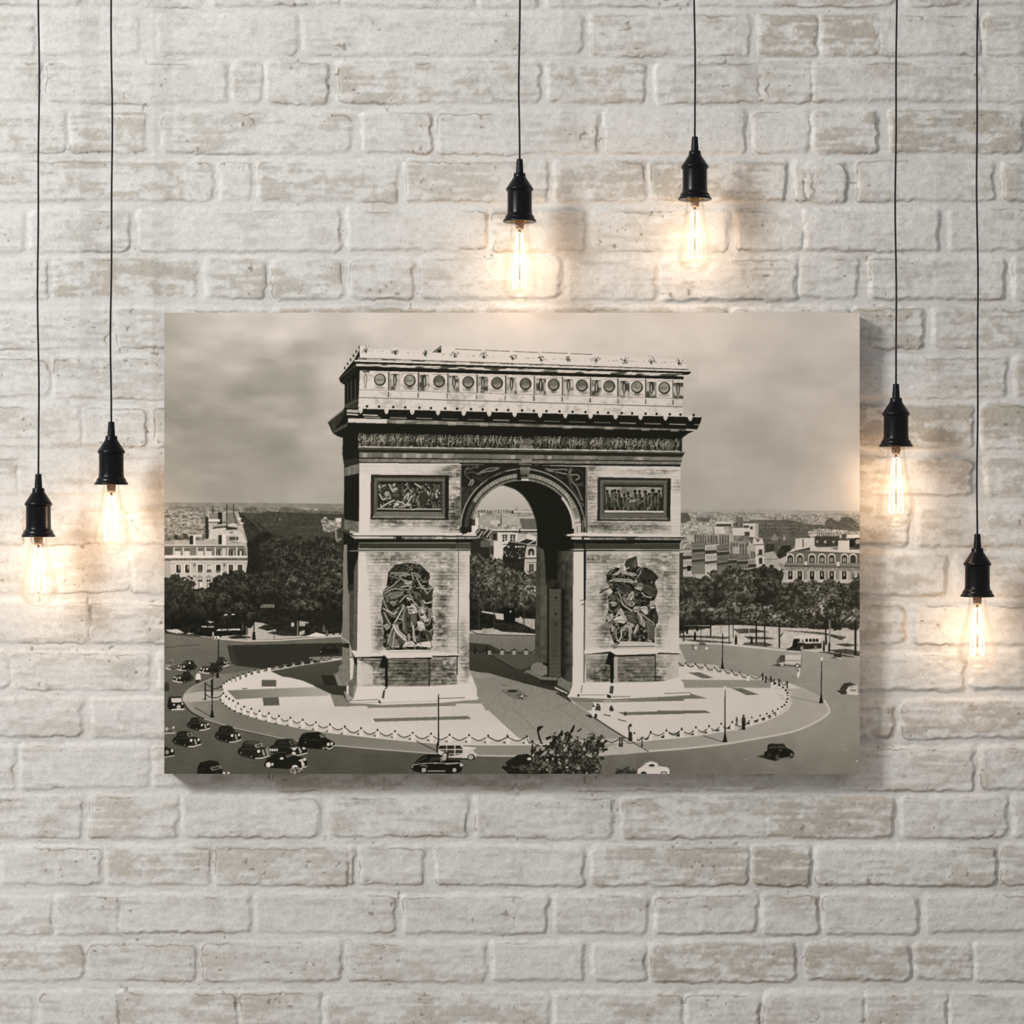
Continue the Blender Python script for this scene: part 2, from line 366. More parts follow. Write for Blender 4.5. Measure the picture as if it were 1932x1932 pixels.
    # strips under trees
    F([60,1395, 500,1400, 900,1385, 900,1560, 640,1520, 60,1465], leaf(14, 40))
    F([960,1360, 1180,1390, 1240,1180, 1000,1190, 1020,1220, 1000,1300], leaf(22, 46)); F([1050,1180, 1170,1180, 1170,1215, 1020,1215], tx(104, 20))
    F([1000,1220, 1500,1240, 1860,1240, 1860,1520, 1000,1500], leaf(24, 48))
    for p in ([75,1438, 190,1432, 260,1470, 180,1475, 90,1455],[430,1400, 560,1405, 560,1415, 440,1415],[600,1430, 820,1428, 830,1442, 580,1450],[280,1468, 370,1475, 300,1482],[480,1345, 560,1360, 520,1370]): F(p, tx(185, 20))
    for x, w in ((490, 9), (565, 10), (632, 9), (690, 9), (380, 12)): R(x, 1330, x + w, 1480, 22)
    Ln([668,1288, 690,1285], 2.4, 200); Ln([740,1285, 765,1282], 2, 200)
    F([970,1360, 1050,1370, 1140,1400, 1250,1500, 1480,1500, 1860,1470, 1860,1500, 1480,1525, 1000,1550, 620,1525, 640,1500, 900,1490], tx(172, 8))
    F([1000,1420, 1080,1385, 1240,1420, 1100,1450], leaf(26, 56)); F([1090,1470, 1250,1440, 1420,1480, 1240,1500], leaf(40, 66)); F([690,1510, 830,1492, 950,1515, 860,1530, 740,1530], leaf(34, 60))
    F([1420,1350, 1520,1360, 1480,1400, 1420,1400], tx(165, 25)); F([1250,1400, 1860,1420, 1860,1450, 1560,1470, 1260,1470], leaf(30, 60)); F([1490,1505, 1590,1465, 1730,1500, 1700,1512], 212)
    F([1420,1460, 1480,1440, 1500,1470, 1420,1500], tx(165, 10))
    for x, w in ((1400, 22), (1690, 24), (1760, 22), (1825, 16)): R(x, 1240, x + w, 1490 - (x == 1690) * 60, 30)
    R(1400, 1350, 1410, 1500, 140); El(1355, 1385, 16, 22, 190); R(1840, 1240, 1862, 1360, 20)
    R(958, 1360, 970, 1530, 26); F([945,1540, 950,1460, 975,1460, 982,1540], 22); R(884, 1400, 892, 1550, 120); R(845, 1385, 852, 1450, 100)
    for x, y, h in ((1490,1375,100),(1515,1410,70),(1595,1405,50),(1670,1390,70),(1700,1440,90)): El(x, y, 8, 10, 60); F([x - 14,y + h, x - 8,y + 10, x + 12,y + 10, x + 16,y + h], 24 if x < 1600 else 90)
    Ln([1130,1400, 1175,1530], 1, 50); El(70, 1560, 45, 60, tx(30, 12)); F([55,1590, 180,1575, 120,1560], 50)

    # ---- right far city (tile K)
    K = (1260, 930, .19151); T(*K)
    F([100,165, 900,165, 1900,180, 1900,420, 100,420], tx(160, 8, 8))
    F([100,195, 600,185, 1000,205, 1900,205, 1900,420, 100,420], city(110, 185))
    F([120,200, 190,195, 230,270, 150,300, 110,290], leaf(80, 105)); F([280,240, 420,250, 400,290, 290,280], leaf(90, 120)); F([670,240, 740,235, 740,290, 670,300], leaf(95, 120))
    F([660,290, 900,265, 1180,265, 1400,310, 1900,330, 1900,600, 900,600], city(70, 112))
    for y in (300, 335, 362, 405, 440): Ln([900,y, 1380,y + 8], 1.4, rnd.choice([95, 75, 120]), .6)
    F([1550,280, 1600,245, 1680,290, 1720,240, 1800,240, 1880,310, 1880,350, 1540,350], leaf(80, 118))
    F([960,500, 1050,505, 1040,600, 960,600], leaf(50, 75)); F([1120,520, 1210,520, 1210,600, 1100,650, 1060,620], leaf(40, 70))
    F([1020,440, 1050,400, 1080,440, 1080,470, 1010,460], 130); F([1130,470, 1140,400, 1165,460], 150)
    F([950,590, 1040,575, 1090,650, 1090,760, 950,740], tx(165, 10, 4)); Ln([950,660, 1085,650], 1.4, 110); F([1080,680, 1140,700, 1120,760], 135)
    # receding row of houses
    F([120,300, 380,285, 440,330, 440,420, 250,420, 120,430], city(95, 205))
    R(375, 330, 432, 385, 175); R(300, 310, 375, 360, 170)
    R(470, 288, 630, 320, 205); R(475, 305, 625, 330, 60); F([450,330, 545,335, 600,480, 470,420], tx(195, 10)); F([630,300, 890,300, 890,440, 640,420], tx(196, 8))
    R(640, 300, 740, 345, tx(90, 40, 2)); R(745, 320, 800, 345, 70); R(810, 330, 835, 360, 60); R(755, 385, 805, 425, tx(60, 20, 2)); F([855,310, 890,305, 890,440, 860,430], 165)
    F([560,400, 640,400, 640,480, 590,480], tx(165, 12)); F([640,420, 790,420, 800,530, 660,530], tx(110, 25, 4))
    houses = [(125,470,255,560,820,178,66), (235,390,385,490,800,118,110), (365,400,505,505,830,185,120), (480,400,608,520,790,112,150), (590,470,705,600,760,110,120), (680,480,795,610,740,116,100), (790,560,870,640,760,150,120)]
    for x0, yt, x1, yr, yb, v, rv in houses:
        F([x0 + 8,yt, x1 - 26,yt + 4, x1,yr, x0 + 18,yr], tx(150, 26, 2))
        for x in range(x0 + 25, x1 - 18, 26): F([x,yt + 25, x + 9,yt + 12, x + 18,yt + 25, x + 20,yr - 8, x + 4,yr - 8], 80 if (x // 26) % 2 else 60, .8)
        F([x0,yr, x1,yr - 6, x1,yb, x0,yb], tx(v, 8, 2))
        for yy in (yr + 22, yr + 112, yr + 175):
            for x in range(x0 + 18, x1 - 12, 21): R(x, yy, x + 8, yy + 36, v * .6)
        F([x0,yr + 62, x1,yr + 54, x1,yr + 88, x0,yr + 98], 55); Ln([x0,yr + 60, x1,yr + 53], 1.3, 170)
        F([x0,yr + 172, x1,yr + 158, x1,yr + 178, x0,yr + 195], 60); Ln([x0,yr + 2, x1,yr - 4], 1.6, 75); Ln([x1,yr, x1,yb], 1.2, 70)
    F([135,440, 180,440, 240,520, 250,555, 135,555], city(90, 205, NZ[4])); R(110, 590, 150, 830, 62); F([190,715, 225,715, 225,765, 190,770], 30)
    R(640, 530, 700, 600, 165); F([790,500, 880,500, 880,560, 790,570], tx(165, 10))
    F([840,450, 880,430, 930,450, 945,510, 945,700, 860,700, 860,510, 835,500], tx(198, 6)); El(885, 452, 32, 18, 150); El(885, 470, 12, 16, 90)
    Ln([850,512, 950,508], 2, 90); R(893, 555, 930, 610, 60); R(880, 600, 935, 612, 40); R(895, 640, 930, 700, 50); Ln([860,620, 950,618], 1.3, 120); F([870,700, 940,700, 930,760, 870,750], 190)
    # right building
    F([1255,450, 1460,440, 1460,540, 1700,560, 1900,560, 1900,620, 1160,600, 1250,540], tx(196, 10)); F([1380,380, 1480,350, 1900,380, 1900,450, 1380,440], city(110, 212))
    R(1445, 425, 1690, 525, tx(62, 8)); El(1548, 482, 12, 15, 170); El(1630, 482, 14, 12, 150); El(1470, 480, 10, 12, 160)
    for x in range(1470, 1650, 20): R(x, 390, x + 9, 420, 60); R(x + 10, 385, x + 16, 420, 200)
    F([1790,450, 1900,440, 1900,540, 1785,535], tx(45, 25, 4)); R(1710, 405, 1755, 455, 75); R(1675, 470, 1785, 580, tx(200, 8)); R(1765, 410, 1900, 440, 205); El(1870, 480, 26, 24, 150)
    F([1290,560, 1400,535, 1400,570, 1260,570], 70); F([1400,540, 1690,530, 1690,590, 1400,580], tx(190, 8)); F([1590,545, 1670,535, 1670,560], 100); Ln([1330,460, 1330,530], 2, 60); R(1380, 425, 1400, 440, 40)
    F([1180,590, 1250,570, 1900,600, 1900,700, 1150,690, 1165,630], tx(104, 8, 2)); Ln([1250,572, 1900,600], 1.6, 60)
    for i, x in enumerate((1204, 1300, 1418, 1516, 1612, 1738, 1822)):
        El(x, 632, 38, 36, 205); R(x - 38, 640, x + 38, 690, 190); El(x, 636, 28, 26, 55); R(x - 28, 640, x + 28, 690, 55)
        if i < 6: R(x - 14, 640, x - 5, 680, 180); R(x + 4, 640, x + 13, 680, 180)
    Ln([1180,590, 1160,660, 1150,690], 2, 190)
    F([1150,685, 1900,695, 1900,720, 1150,710], tx(128, 6)); Ln([1150,712, 1900,722], 1.4, 60); R(1345, 675, 1370, 710, 205); R(1660, 680, 1688, 722, 205)
    F([1140,715, 1900,722, 1900,780, 1130,770], tx(135, 30, 2)); Ln([1140,722, 1900,735], 1.6, 55)
    F([1130,765, 1900,770, 1900,900, 1130,900], tx(168, 10, 2))
    for x in (1205, 1298, 1420, 1516, 1612, 1735): R(x - 32, 765, x + 34, 860, 195); R(x - 22, 770, x + 22, 850, 38); R(x - 6, 782, x + 6, 820, 150); R(x - 20, 830, x + 20, 850, 25)
    for x in (1352, 1562, 1668, 1810): R(x - 14, 768, x + 14, 850, 130)
    R(1820, 790, 1830, 860, 60); R(1866, 780, 1880, 860, 55); Ln([1130,868, 1900,876], 2, 205)
    F([1130,880, 1900,885, 1900,1000, 1130,1000], tx(120, 40, 4)); R(1185, 905, 1230, 985, 45); R(1203, 910, 1210, 985, 190); R(1185, 935, 1230, 940, 190)
    TK[0] = 2.1
    # right trees
    F([110,830, 250,835, 400,860, 520,790, 620,740, 780,760, 950,720, 1050,760, 1120,880, 1140,990, 1250,900, 1330,880, 1900,900, 1900,1330, 110,1330], leaf(28, 62))
    for c in ((200,920,120,130,20,74),(330,980,150,110,20,70),(480,900,170,130,22,78),(640,850,160,130,26,84),(800,900,150,130,24,80),(980,830,160,120,18,58),(1010,960,150,130,18,60),(700,1010,190,110,22,86),
              (1280,960,130,110,22,82),(1420,980,150,120,24,88),(1600,960,150,110,22,84),(1760,1000,130,130,20,66),(1860,960,70,150,22,62),(1180,1090,170,100,20,70),(1560,1090,200,120,22,96),(1720,1110,140,110,16,60),
              (250,1110,180,80,20,84),(180,1190,130,80,18,72),(420,1180,190,70,18,104),(600,1130,130,90,24,120),(560,1240,160,60,16,84),(880,1150,180,70,22,118),(850,1240,170,70,16,100),(1080,1240,200,80,18,110),(1340,1200,190,90,22,96),(1250,1290,160,50,16,80),(1480,1290,160,60,16,74),(1660,1230,150,110,20,92),(1830,1240,90,110,28,130),(1500,1150,60,140,24,120)): crown(*c)
    # promenade under the right trees
    F([110,1310, 700,1300, 1250,1330, 1900,1370, 1900,1620, 1300,1550, 110,1480], tx(188, 14, 4))
    for p in ([110,1320, 330,1315, 370,1345, 200,1350, 110,1400],[110,1400, 420,1408, 620,1420, 560,1440, 300,1425, 110,1430],[640,1340, 840,1335, 1000,1370, 700,1385],[720,1480, 800,1470, 960,1470, 1040,1500, 930,1525, 760,1505],[110,1440, 380,1450, 640,1470, 600,1490, 300,1470],[1100,1350, 1500,1370, 1760,1420, 1700,1450, 1560,1400],[1120,1540, 1220,1520, 1300,1560],[1640,1490, 1760,1480, 1880,1500, 1760,1515],[1560,1545, 1760,1535, 1890,1560, 1890,1610, 1700,1580],[1380,1575, 1560,1560, 1780,1600, 1890,1625, 1500,1600],[740,1410, 1000,1420, 1060,1440, 800,1440]): F(p, leaf(56, 96, .3))
    R(675, 1445, 745, 1495, 200); F([110,1310, 420,1310, 420,1335, 240,1330, 110,1360], leaf(20, 50))
    for x0, x1, y1 in ((150,162,1460),(415,428,1425),(320,327,1450),(598,607,1500),(640,648,1430),(862,878,1470),(945,957,1520),(1545,1560,1480),(1090,1105,1530),(1585,1600,1500),(1835,1855,1600)): R(x0, 1250, x1, y1, 34 if x0 != 1585 else 130)
    R(515, 1300, 524, 1380, 150); R(793, 1310, 802, 1410, 170); Ln([1095,1430, 1130,1380], 2, 60); F([590,1505, 602,1480, 630,1505], 190)
    for x, y, h in ((266,1365,85),(670,1400,95),(825,1415,70),(290,1320,40)): El(x, y + 8, 7, 9, 20); F([x - 14,y + h, x - 10,y + 16, x + 10,y + 16, x + 12,y + h], 22)
    F([180,1330, 200,1330, 198,1390, 178,1390], 18)

    TK[0] = 1.
    # ---- roads (absolute coordinates)
    T(0, 0, 1)
    F([310,1193, 330,1197, 390,1202, 470,1208, 520,1206, 570,1202, 650,1199, 650,1260, 1300,1260, 1280,1216, 1330,1213, 1400,1216, 1470,1222, 1520,1228, 1560,1233, 1622,1244, 1622,1460, 310,1460],
      lambda X, Y, sl: np.interp(X, [310, 420, 560, 800, 1000, 1250, 1420, 1560, 1622], [88, 88, 84, 88, 100, 122, 138, 146, 146]).astype(np.float32) + np.clip((1290 - Y) / 80, 0, 1) * 14 - np.clip((Y - 1380) / 70, 0, 1) * np.where(X < 1200, 10, 18) + 5 * (NH[sl] - .5) + 9 * (NZ[1][sl] - .5) + 8 * (NZ[20][sl] - .5))
    T(*K); F([110,1470, 500,1475, 900,1515, 1300,1560, 1300,1572, 880,1532, 500,1492, 110,1480], 198)
    T(300, 1170, .18634)                                            # tile M
    Ln([60,130, 300,155, 420,165], 2, 42); Ln([620,190, 900,212, 1200,205, 1480,185, 1860,160], 2.2, 195)
    Ln([60,280, 200,262, 410,248], 2, 70, .7); F([690,255, 1860,228, 1860,420, 1500,445, 1200,470, 1100,490, 960,480, 780,460, 730,430], tx(44, 3))
    F([690,255, 740,250, 800,460, 740,440], 60, .6)
    F([1600,310, 1650,290, 1690,255, 1770,250, 1830,300, 1830,340, 1620,340], 26); F([1690,290, 1710,262, 1760,260, 1775,285], 60, .6); Ln([1630,320, 1645,318], 1.2, 170)
    # pavement ring
    T(0, 0, 1)
    ring = [419,1272, 389,1284, 361,1297, 347,1311, 346,1325, 361,1343, 386,1356, 442,1373, 524,1391, 570,1399, 633,1406, 712,1413, 814,1421, 902,1424.5, 960,1426, 1013,1424, 1132,1425, 1223,1418, 1300,1412, 1369,1404, 1422,1395, 1492,1382, 1533,1366, 1559,1350, 1564,1339.5, 1555,1321, 1539,1309, 1508,1295, 1472,1285, 1422,1275, 1361,1263, 1280,1250, 640,1238, 600,1249, 540,1258, 484,1263]
    F(curve(ring), lambda X, Y, sl: np.interp(X, [340, 370, 440, 700, 900, 1100, 1250, 1350, 1560], [160, 128, 112, 122, 134, 142, 148, 160, 168]).astype(np.float32) + np.where(X > 1300, np.clip((1310 - Y) / 40, 0, 1) * 20, 0) + 5 * (NZ[2][sl] - .5) + 6 * (NZ[20][sl] - .5))
    C([346,1325, 361,1343, 386,1356], 2.4, 35); Ln([386,1356, 442,1373, 524,1391, 570,1399], 2, 165, .8); Ln([386,1358, 442,1375, 524,1393], 1.4, 45, .7); Ln([633,1406, 712,1413, 814,1421, 902,1424.5], 2.4, 185, .75)
    C([902,1425, 960,1426, 1013,1424], 3, 190, .8); C([1132,1424, 1223,1417, 1300,1411, 1369,1403, 1422,1394, 1492,1381, 1533,1365, 1559,1349, 1564,1339, 1555,1321], 3.4, 198, .85); C([419,1272, 389,1284, 361,1297, 347,1311], 1.4, 175, .7)
    F([347,1311, 372,1305, 425,1303, 425,1320, 360,1324, 346,1322], tx(172, 4), .9)
    # white terrace
    plz = [420,1310, 419,1323, 442,1338, 470,1350, 503,1360, 542,1368, 568,1373.5, 619,1381.5, 648,1385, 712,1392, 783,1399, 848,1404, 920,1405, 997,1405, 1193,1400, 1240,1395, 1286,1391, 1337,1384, 1389,1376, 1434,1364, 1466,1351, 1484,1340, 1490,1329.5, 1488,1311, 1478,1299, 1454,1291, 1414,1283, 1365,1271, 1311,1263, 1280,1257, 900,1243, 645,1242, 607,1250, 572,1254, 538,1260, 509,1265, 477,1272, 458,1280, 434,1291, 423,1297]
    F(curve(plz), lambda X, Y, sl: 202 - 8 * np.exp(-((Y - 1345) / 20) ** 2) * (X < 1000) + 5 * (NZ[20][sl] - .5) + 3 * (NZ[2][sl] - .5))
    T(300, 1170, .18634)
    F([1130,515, 1250,570, 1330,580, 1450,610, 1570,660, 1740,745, 1900,820, 1900,390, 1650,430, 1460,455, 1280,490], gx(74, 1245, 58, 1300, 3, 2, True))
    F([690,710, 1500,678, 1600,680, 1745,748, 1700,765, 1200,778, 780,800], gx(112, 430, 165, 620)); R(1040, 605, 1190, 672, tx(84, 4)); F([1050,785, 1212,778, 1222,860, 1062,866], tx(86, 4)); F([1735,750, 1860,760, 1935,840, 1935,872, 1782,872], tx(86, 4))
    F([840,690, 895,686, 898,694, 842,698], 40); F([1640,555, 1760,560, 1810,660, 1680,662], 36); F([1560,660, 1760,665, 1900,660, 1900,760, 1740,745], 50)
    T(600, 1240, .18634)                                            # tile N
    F([125,375, 255,385, 310,465, 620,470, 1250,455, 1390,460, 1400,490, 880,505, 510,512, 490,490, 180,497], tx(122, 6)); F([1250,440, 1640,430, 1645,466, 1250,470], tx(130, 6))
    F([550,620, 1520,592, 1550,625, 580,652], tx(108, 7)); F([525,620, 550,618, 580,655, 560,660], 212)
    # passage floor under the arch (tile I)
    T(860, 940, .20706)
    F([100,1230, 730,1250, 1100,1500, 1280,1932, 270,1932, 100,1500], gx(110, 1190, 138, 1300, 5, 2, True))
    T(900, 1240, .20186)                                            # tile O
    F([0,150, 60,145, 330,205, 560,250, 720,320, 870,405, 1080,540, 1250,660, 1410,770, 1600,880, 1400,905, 1150,915, 560,905, 560,800, 390,752, 230,610, 70,460, 0,400], gx(128, 1270, 148, 1400, 5, 4, True))
    F([870,405, 900,410, 1240,640, 1470,790, 1400,770], tx(190, 5)); F([1120,915, 1260,820, 1450,800, 1600,880, 1400,905], tx(176, 6))
    Ln([740,330, 870,405], 2.4, 26); Ln([920,430, 1080,545], .9, 90); Ln([1090,560, 1240,660, 1410,765], 2.2, 30); Ln([1450,790, 1600,880], 1.6, 60)
    Ln([740,460, 900,410], .8, 110); Ln([740,462, 950,600, 1110,720], .8, 115); Ln([330,480, 470,600, 550,680], 1, 105); Ln([1260,820, 1370,900], 1.4, 150)
    F([900,405, 1150,400, 1190,412, 1932,390, 1932,405, 1190,420, 905,412], tx(110, 5)); F([870,375, 1240,380, 1932,345, 1932,400, 1150,405, 900,405], tx(120, 5))
    F([1310,512, 1932,500, 1932,528, 1380,540], gx(112, 1160, 96, 1290))
    T(1240, 1170, .20186)                                           # tile Q
    F([0,730, 240,740, 240,752, 0,757], 100); F([0,845, 450,842, 500,866, 0,876], tx(98, 6)); F([285,488, 395,486, 530,540, 420,543], tx(100, 5)); F([685,632, 790,635, 950,695, 835,700], tx(104, 5))
    F([215,555, 1050,560, 1100,590, 1060,632, 640,628, 250,632], tx(142, 6)); F([240,640, 330,690, 470,730, 240,735, 60,745, 0,735, 0,712, 300,700], tx(112, 5)); Ln([1050,632, 1240,640, 1340,636], 1.2, 150)
    F([1060,570, 1250,590, 1345,636, 1220,640, 1060,632], tx(196, 4))

    # ---- through the arch: sky, roofs, houses, trees (tile E then I)
    T(860, 860, .13975)
    F([180,1060, 230,800, 400,520, 620,395, 800,450, 1000,650, 1100,1000, 1150,1600, 180,1600], gx(186, 915, 172, 965, 2, 2, True))
    F([250,740, 560,735, 1080,745, 1120,1600, 180,1600, 220,800], city(110, 195)); 
    for x in range(300, 1040, 38): R(x, 725 + rnd.randint(0, 14), x + 14 + rnd.randint(0, 12), 770, rnd.choice([70, 100, 60]), .7)
    Ln([818,690, 818,745], 1.2, 90); El(770, 765, 24, 18, 50); F([780,745, 1060,750, 1060,772, 780,768], 195); Ln([780,772, 1060,776], 1, 60)
    F([320,810, 600,825, 600,930, 320,930], tx(150, 14, 4)); R(470, 870, 590, 930, 185); R(620, 820, 860, 930, tx(165, 10, 4)); F([860,845, 1000,810, 1090,830, 1110,1000, 890,990], tx(98, 6)); F([860,845, 1000,812, 1090,826, 1090,850], 172)
    Ln([310,780, 310,960], 1.6, 45); Ln([612,800, 612,940], 1.6, 40); R(265, 835, 310, 940, 205); R(205, 945, 300, 1060, 205); R(210, 860, 262, 940, 60); R(370, 940, 640, 985, city(120, 200)); El(580, 935, 14, 14, 40)
    F([250,1060, 290,990, 360,985, 480,1010, 450,1130, 330,1120], tx(52, 16, 4))
    for x in (300, 410): Ln([x - 40,1060, x + 20,1000], 1.6, 190); Ln([x + 10,1100, x + 60,1020], 1.8, 190)
    F([490,995, 1095,995, 1095,1012, 490,1012], 210); F([490,1012, 1095,1012, 1095,1035, 500,1030], 50); F([480,1030, 560,1035, 560,1140, 470,1140], 88); R(505, 1050, 555, 1135, 40)
    F([200,1130, 300,1110, 470,1150, 460,1400, 200,1400], tx(38, 8)); R(335, 1150, 455, 1230, 95); 
    for x in (365, 400, 430): R(x, 1155, x + 3, 1230, 50)
    F([560,1035, 830,1040, 1080,1090, 1090,1600, 510,1600, 510,1150, 560,1140], tx(203, 4)); R(460, 1150, 512, 1380, 120); R(470, 1215, 512, 1330, 50); Ln([460,1145, 560,1145], 2, 130)
    for x in (628, 735): R(x - 5, 1062, x + 75, 1080, 60); R(x, 1085, x + 68, 1160, 200); R(x, 1085, x + 28, 1158, 38); R(x + 38, 1085, x + 66, 1145 if x < 700 else 1150, 40); R(x - 2, 1118, x + 68, 1124, 190)
    R(835, 1050, 960, 1160, tx(176, 8)); F([850,1050, 1020,1035, 1020,1056, 850,1056], city(60, 210, NH2)); R(855, 985, 872, 1050, 30); R(960, 1060, 1020, 1190, 200); F([1020,1075, 1085,1110, 1085,1150, 1020,1180], 205)
    F([620,1195, 700,1190, 720,1150, 850,1160, 950,1120, 1080,1150, 1085,1200, 960,1200, 940,1300, 920,1600, 640,1600, 640,1240], tx(40, 10, 2)); Ln([850,1160, 940,1120], 2, 200); Ln([980,1190, 1060,1150], 2, 195); Ln([720,1155, 980,1195], 1.6, 150)
    for x in range(700, 930, 34): R(x, 1215, x + 22, 1238, rnd.choice([190, 205, 40]))
    for k in range(22): x = rnd.uniform(640, 920); y = rnd.uniform(1250, 1370); R(x, y, x + rnd.uniform(8, 22), y + rnd.uniform(5, 26), rnd.choice([170, 200, 110]), .8)
    F([625,1200, 700,1205, 640,1240, 620,1230], 205); F([630,1350, 920,1400, 910,1600, 640,1600], tx(32, 6))
    for x in range(660, 910, 40): R(x, 1430, x + 12, 1500, 52)
    F([960,1200, 1085,1200, 1085,1600, 920,1600, 930,1380, 950,1300], tx(180, 5)); Ln([960,1215, 1085,1218], 1.8, 60); El(1018, 1290, 40, 40, 45); R(978, 1290, 1058, 1340, 48); R(1005, 1290, 1030, 1340, 165); Ln([940,1350, 1085,1350], 1.6, 210); Ln([930,1385, 1085,1385], 2.4, 70); R(990, 1460, 1050, 1555, 48); R(1016, 1465, 1022, 1550, 170); Ln([960,1440, 1085,1440], 1.4, 100); Ln([960,1560, 1085,1560], 1.6, 80)
    T(860, 940, .20706)                                             # tile I
    F([125,520, 200,500, 300,570, 420,660, 560,640, 735,730, 735,1240, 125,1200], leaf(22, 66))
    TK[0] = 1.6
    for c in ((150,560,70,60,24,80),(330,620,120,90,22,86),(420,690,100,90,22,90),(700,760,60,90,24,96),(200,640,110,140,20,92),(310,800,120,130,22,96),(200,860,100,140,16,70),(560,760,150,120,22,110),(660,880,120,130,22,112),(450,860,120,110,20,96),(560,960,140,80,14,84),(300,960,120,80,14,66)): crown(*c)
    F([125,1020, 730,1040, 730,1240, 125,1200], leaf(20, 40)); F([230,1025, 440,1055, 440,1110, 370,1100, 360,1060, 240,1040], 185); F([540,1090, 720,1100, 720,1200, 640,1160, 540,1120], tx(165, 20)); F([430,1000, 540,1000, 535,1150, 440,1140], 18); El(498, 1032, 8, 8, 210); F([580,1080, 600,1080, 600,1115, 575,1115], 185)
    F([140,1200, 250,1200, 340,1180, 420,1215, 600,1225, 730,1235, 730,1250, 300,1240, 150,1220], tx(176, 10)); R(240, 1185, 285, 1228, 150); R(290, 1185, 335, 1225, 165); F([360,1130, 600,1150, 730,1200, 700,1225, 500,1220, 350,1190], leaf(30, 56))
    for x in (205, 345, 615): R(x, 1000, x + 10, 1200, 60)
    F([122,1240, 730,1252, 730,1420, 122,1420], gx(118, 1200, 104, 1235, 5, 4, True)); Ln([130,1205, 200,1235, 320,1243, 730,1252], 1.4, 40)
    F([122,1315, 200,1322, 300,1330, 380,1370, 420,1400, 122,1400], 52); F([122,1400, 300,1400, 730,1410, 730,1500, 900,1600, 960,1760, 880,1750, 640,1690, 330,1600, 240,1590, 122,1565], gx(62, 1230, 46, 1300, 3, 2, True)); F([300,1420, 730,1410, 730,1510, 600,1560, 530,1550], tx(78, 4)); Ln([290,1415, 540,1555], 1.6, 26)
    for x in (305, 420, 530, 640): R(x - 14, 1385, x + 16, 1425, 150); El(x, 1380, 8, 8, 25)
    for x in (172, 283): R(x - 8, 1355, x + 8, 1420, 24)
    for a, b in ((172, 283), (305, 420), (420, 530), (530, 640), (640, 730)): C([a,1372, (a + b) / 2,1405, b,1375], 1.4, 24)
    F([122,1565, 180,1580, 300,1590, 360,1620, 300,1640, 200,1640, 122,1620], tx(150, 8, 4), .6)

    # ---- the arch
    ST = {}
    def stone(base, rows=6.3, dirt=1., blobs=(), rowlo=.5):
        def f(X, Y, sl):
            n = NH[sl] * .28 + NZ[4][sl] * .2 + NZ[8][sl] * .2 + NZ[20][sl] * .2 + NZ[2][sl] * .12
            w = np.full(X.shape, .07, np.float32)
            for bx, by, sx, sy, a in blobs: w = w + a * np.exp(-((X - bx) / sx) ** 2 - ((Y - by) / sy) ** 2)
            d = np.clip(w * dirt, 0, 1.2) * np.clip((n - .24) * 2.2, 0, 1.15)
            v = base - 112 * np.clip(d, 0, 1)
            row = np.floor(Y / rows); fy = Y / rows - row
            v = v - (fy < .17) * 72 * np.clip(.15 + w, 0, .85) * (NH2[sl] > .4)
            xo = X / 11 + row * .5 + .3 * np.sin(row * 7.1); fx = xo - np.floor(xo)
            v = v - (fx < .08) * 20 * np.clip(w, 0, .7) 
            blk = np.sin(row * 12.9898 + np.floor(xo) * 78.233) * 43758.5453; blk = blk - np.floor(blk)
            v = v - (blk > .75) * 26 * np.clip(w, 0, 1)
            return np.clip(v + 5 * (NZ[1][sl] - .5), 20, 210)
        return f
    WHT = 205; BLK = 22
    # silhouette, side face and attic
    T(300, 640, .22774)                                             # tile A
    F([1490,325, 1620,170, 1680,60, 1740,60, 1932,75, 1932,700, 1400,700, 1400,690, 1525,590, 1540,560, 1540,380, 1505,360], BLK)
    F([1400,690, 1525,595, 1560,560, 1660,560, 1932,600, 1932,1405, 1535,1405, 1535,1060, 1520,950, 1525,820, 1480,805, 1440,780], BLK)
    Ln([1400,690, 1525,590], 1.6, 130, .7); Ln([1450,765, 1565,690], 2.4, 70); Ln([1495,330, 1640,210], 1.2, 110, .7); Ln([1530,350, 1640,240], 3, 34)
    for i in range(6): x = 1540 + i * 24; El(x, 240 - i * 34, 7, 14, 60)
    for x in (1560, 1590, 1625): R(x, 330 + (1640 - x) * .4, x + 8, 540, 62)
    F([1540,540, 1640,480, 1645,560, 1545,562], 50); Ln([1545,560, 1645,505], 1.4, 95)
    F([1540,1065, 1655,1030, 1655,1115, 1540,1135], tx(110, 12, 4)); Ln([1560,1070, 1560,1130], 1, 70); Ln([1600,1055, 1600,1120], 1, 70); F([1530,1000, 1660,985, 1660,1035, 1535,1060], 40)
    T(610, 640, .19669)                                             # tile B
    # crest
    def topx(x): return 160 + (x - 350) * .0430          # lower line of the cresting along the front (tile B x)
    F([350,65, 440,75, 700,85, 1080,100, 1130,65, 1932,110, 3300,190, 3480,215, 3480,300, 350,190], lambda X, Y, sl: 206 + 4 * (NZ[2][sl] - .5))
    F([350,165, 3480,290, 3480,300, 350,175], 205)
    F([440,100, 640,105, 660,110, 940,120, 1080,120, 1080,98, 440,72], lambda X, Y, sl: 196 + 14 * (NZ[4][sl] - .5)); F([440,60, 1085,60, 1085,102, 930,92, 880,104, 720,82, 640,96, 560,92, 450,100], lambda X, Y, sl: sk[sl])
    F([1050,128, 1135,66, 1130,132, 1090,132], 120); Ln([1050,128, 1132,68], 1.2, 40); F([1090,110, 1130,95, 1130,132, 1100,130], 25)
    for a, b, y in ((1270, 1520, 97), (1550, 1790, 108), (1820, 2070, 119), (2095, 2345, 128), (2370, 2580, 140)): Ln([a,y, b,y + (b - a) * .045], 1, 45)
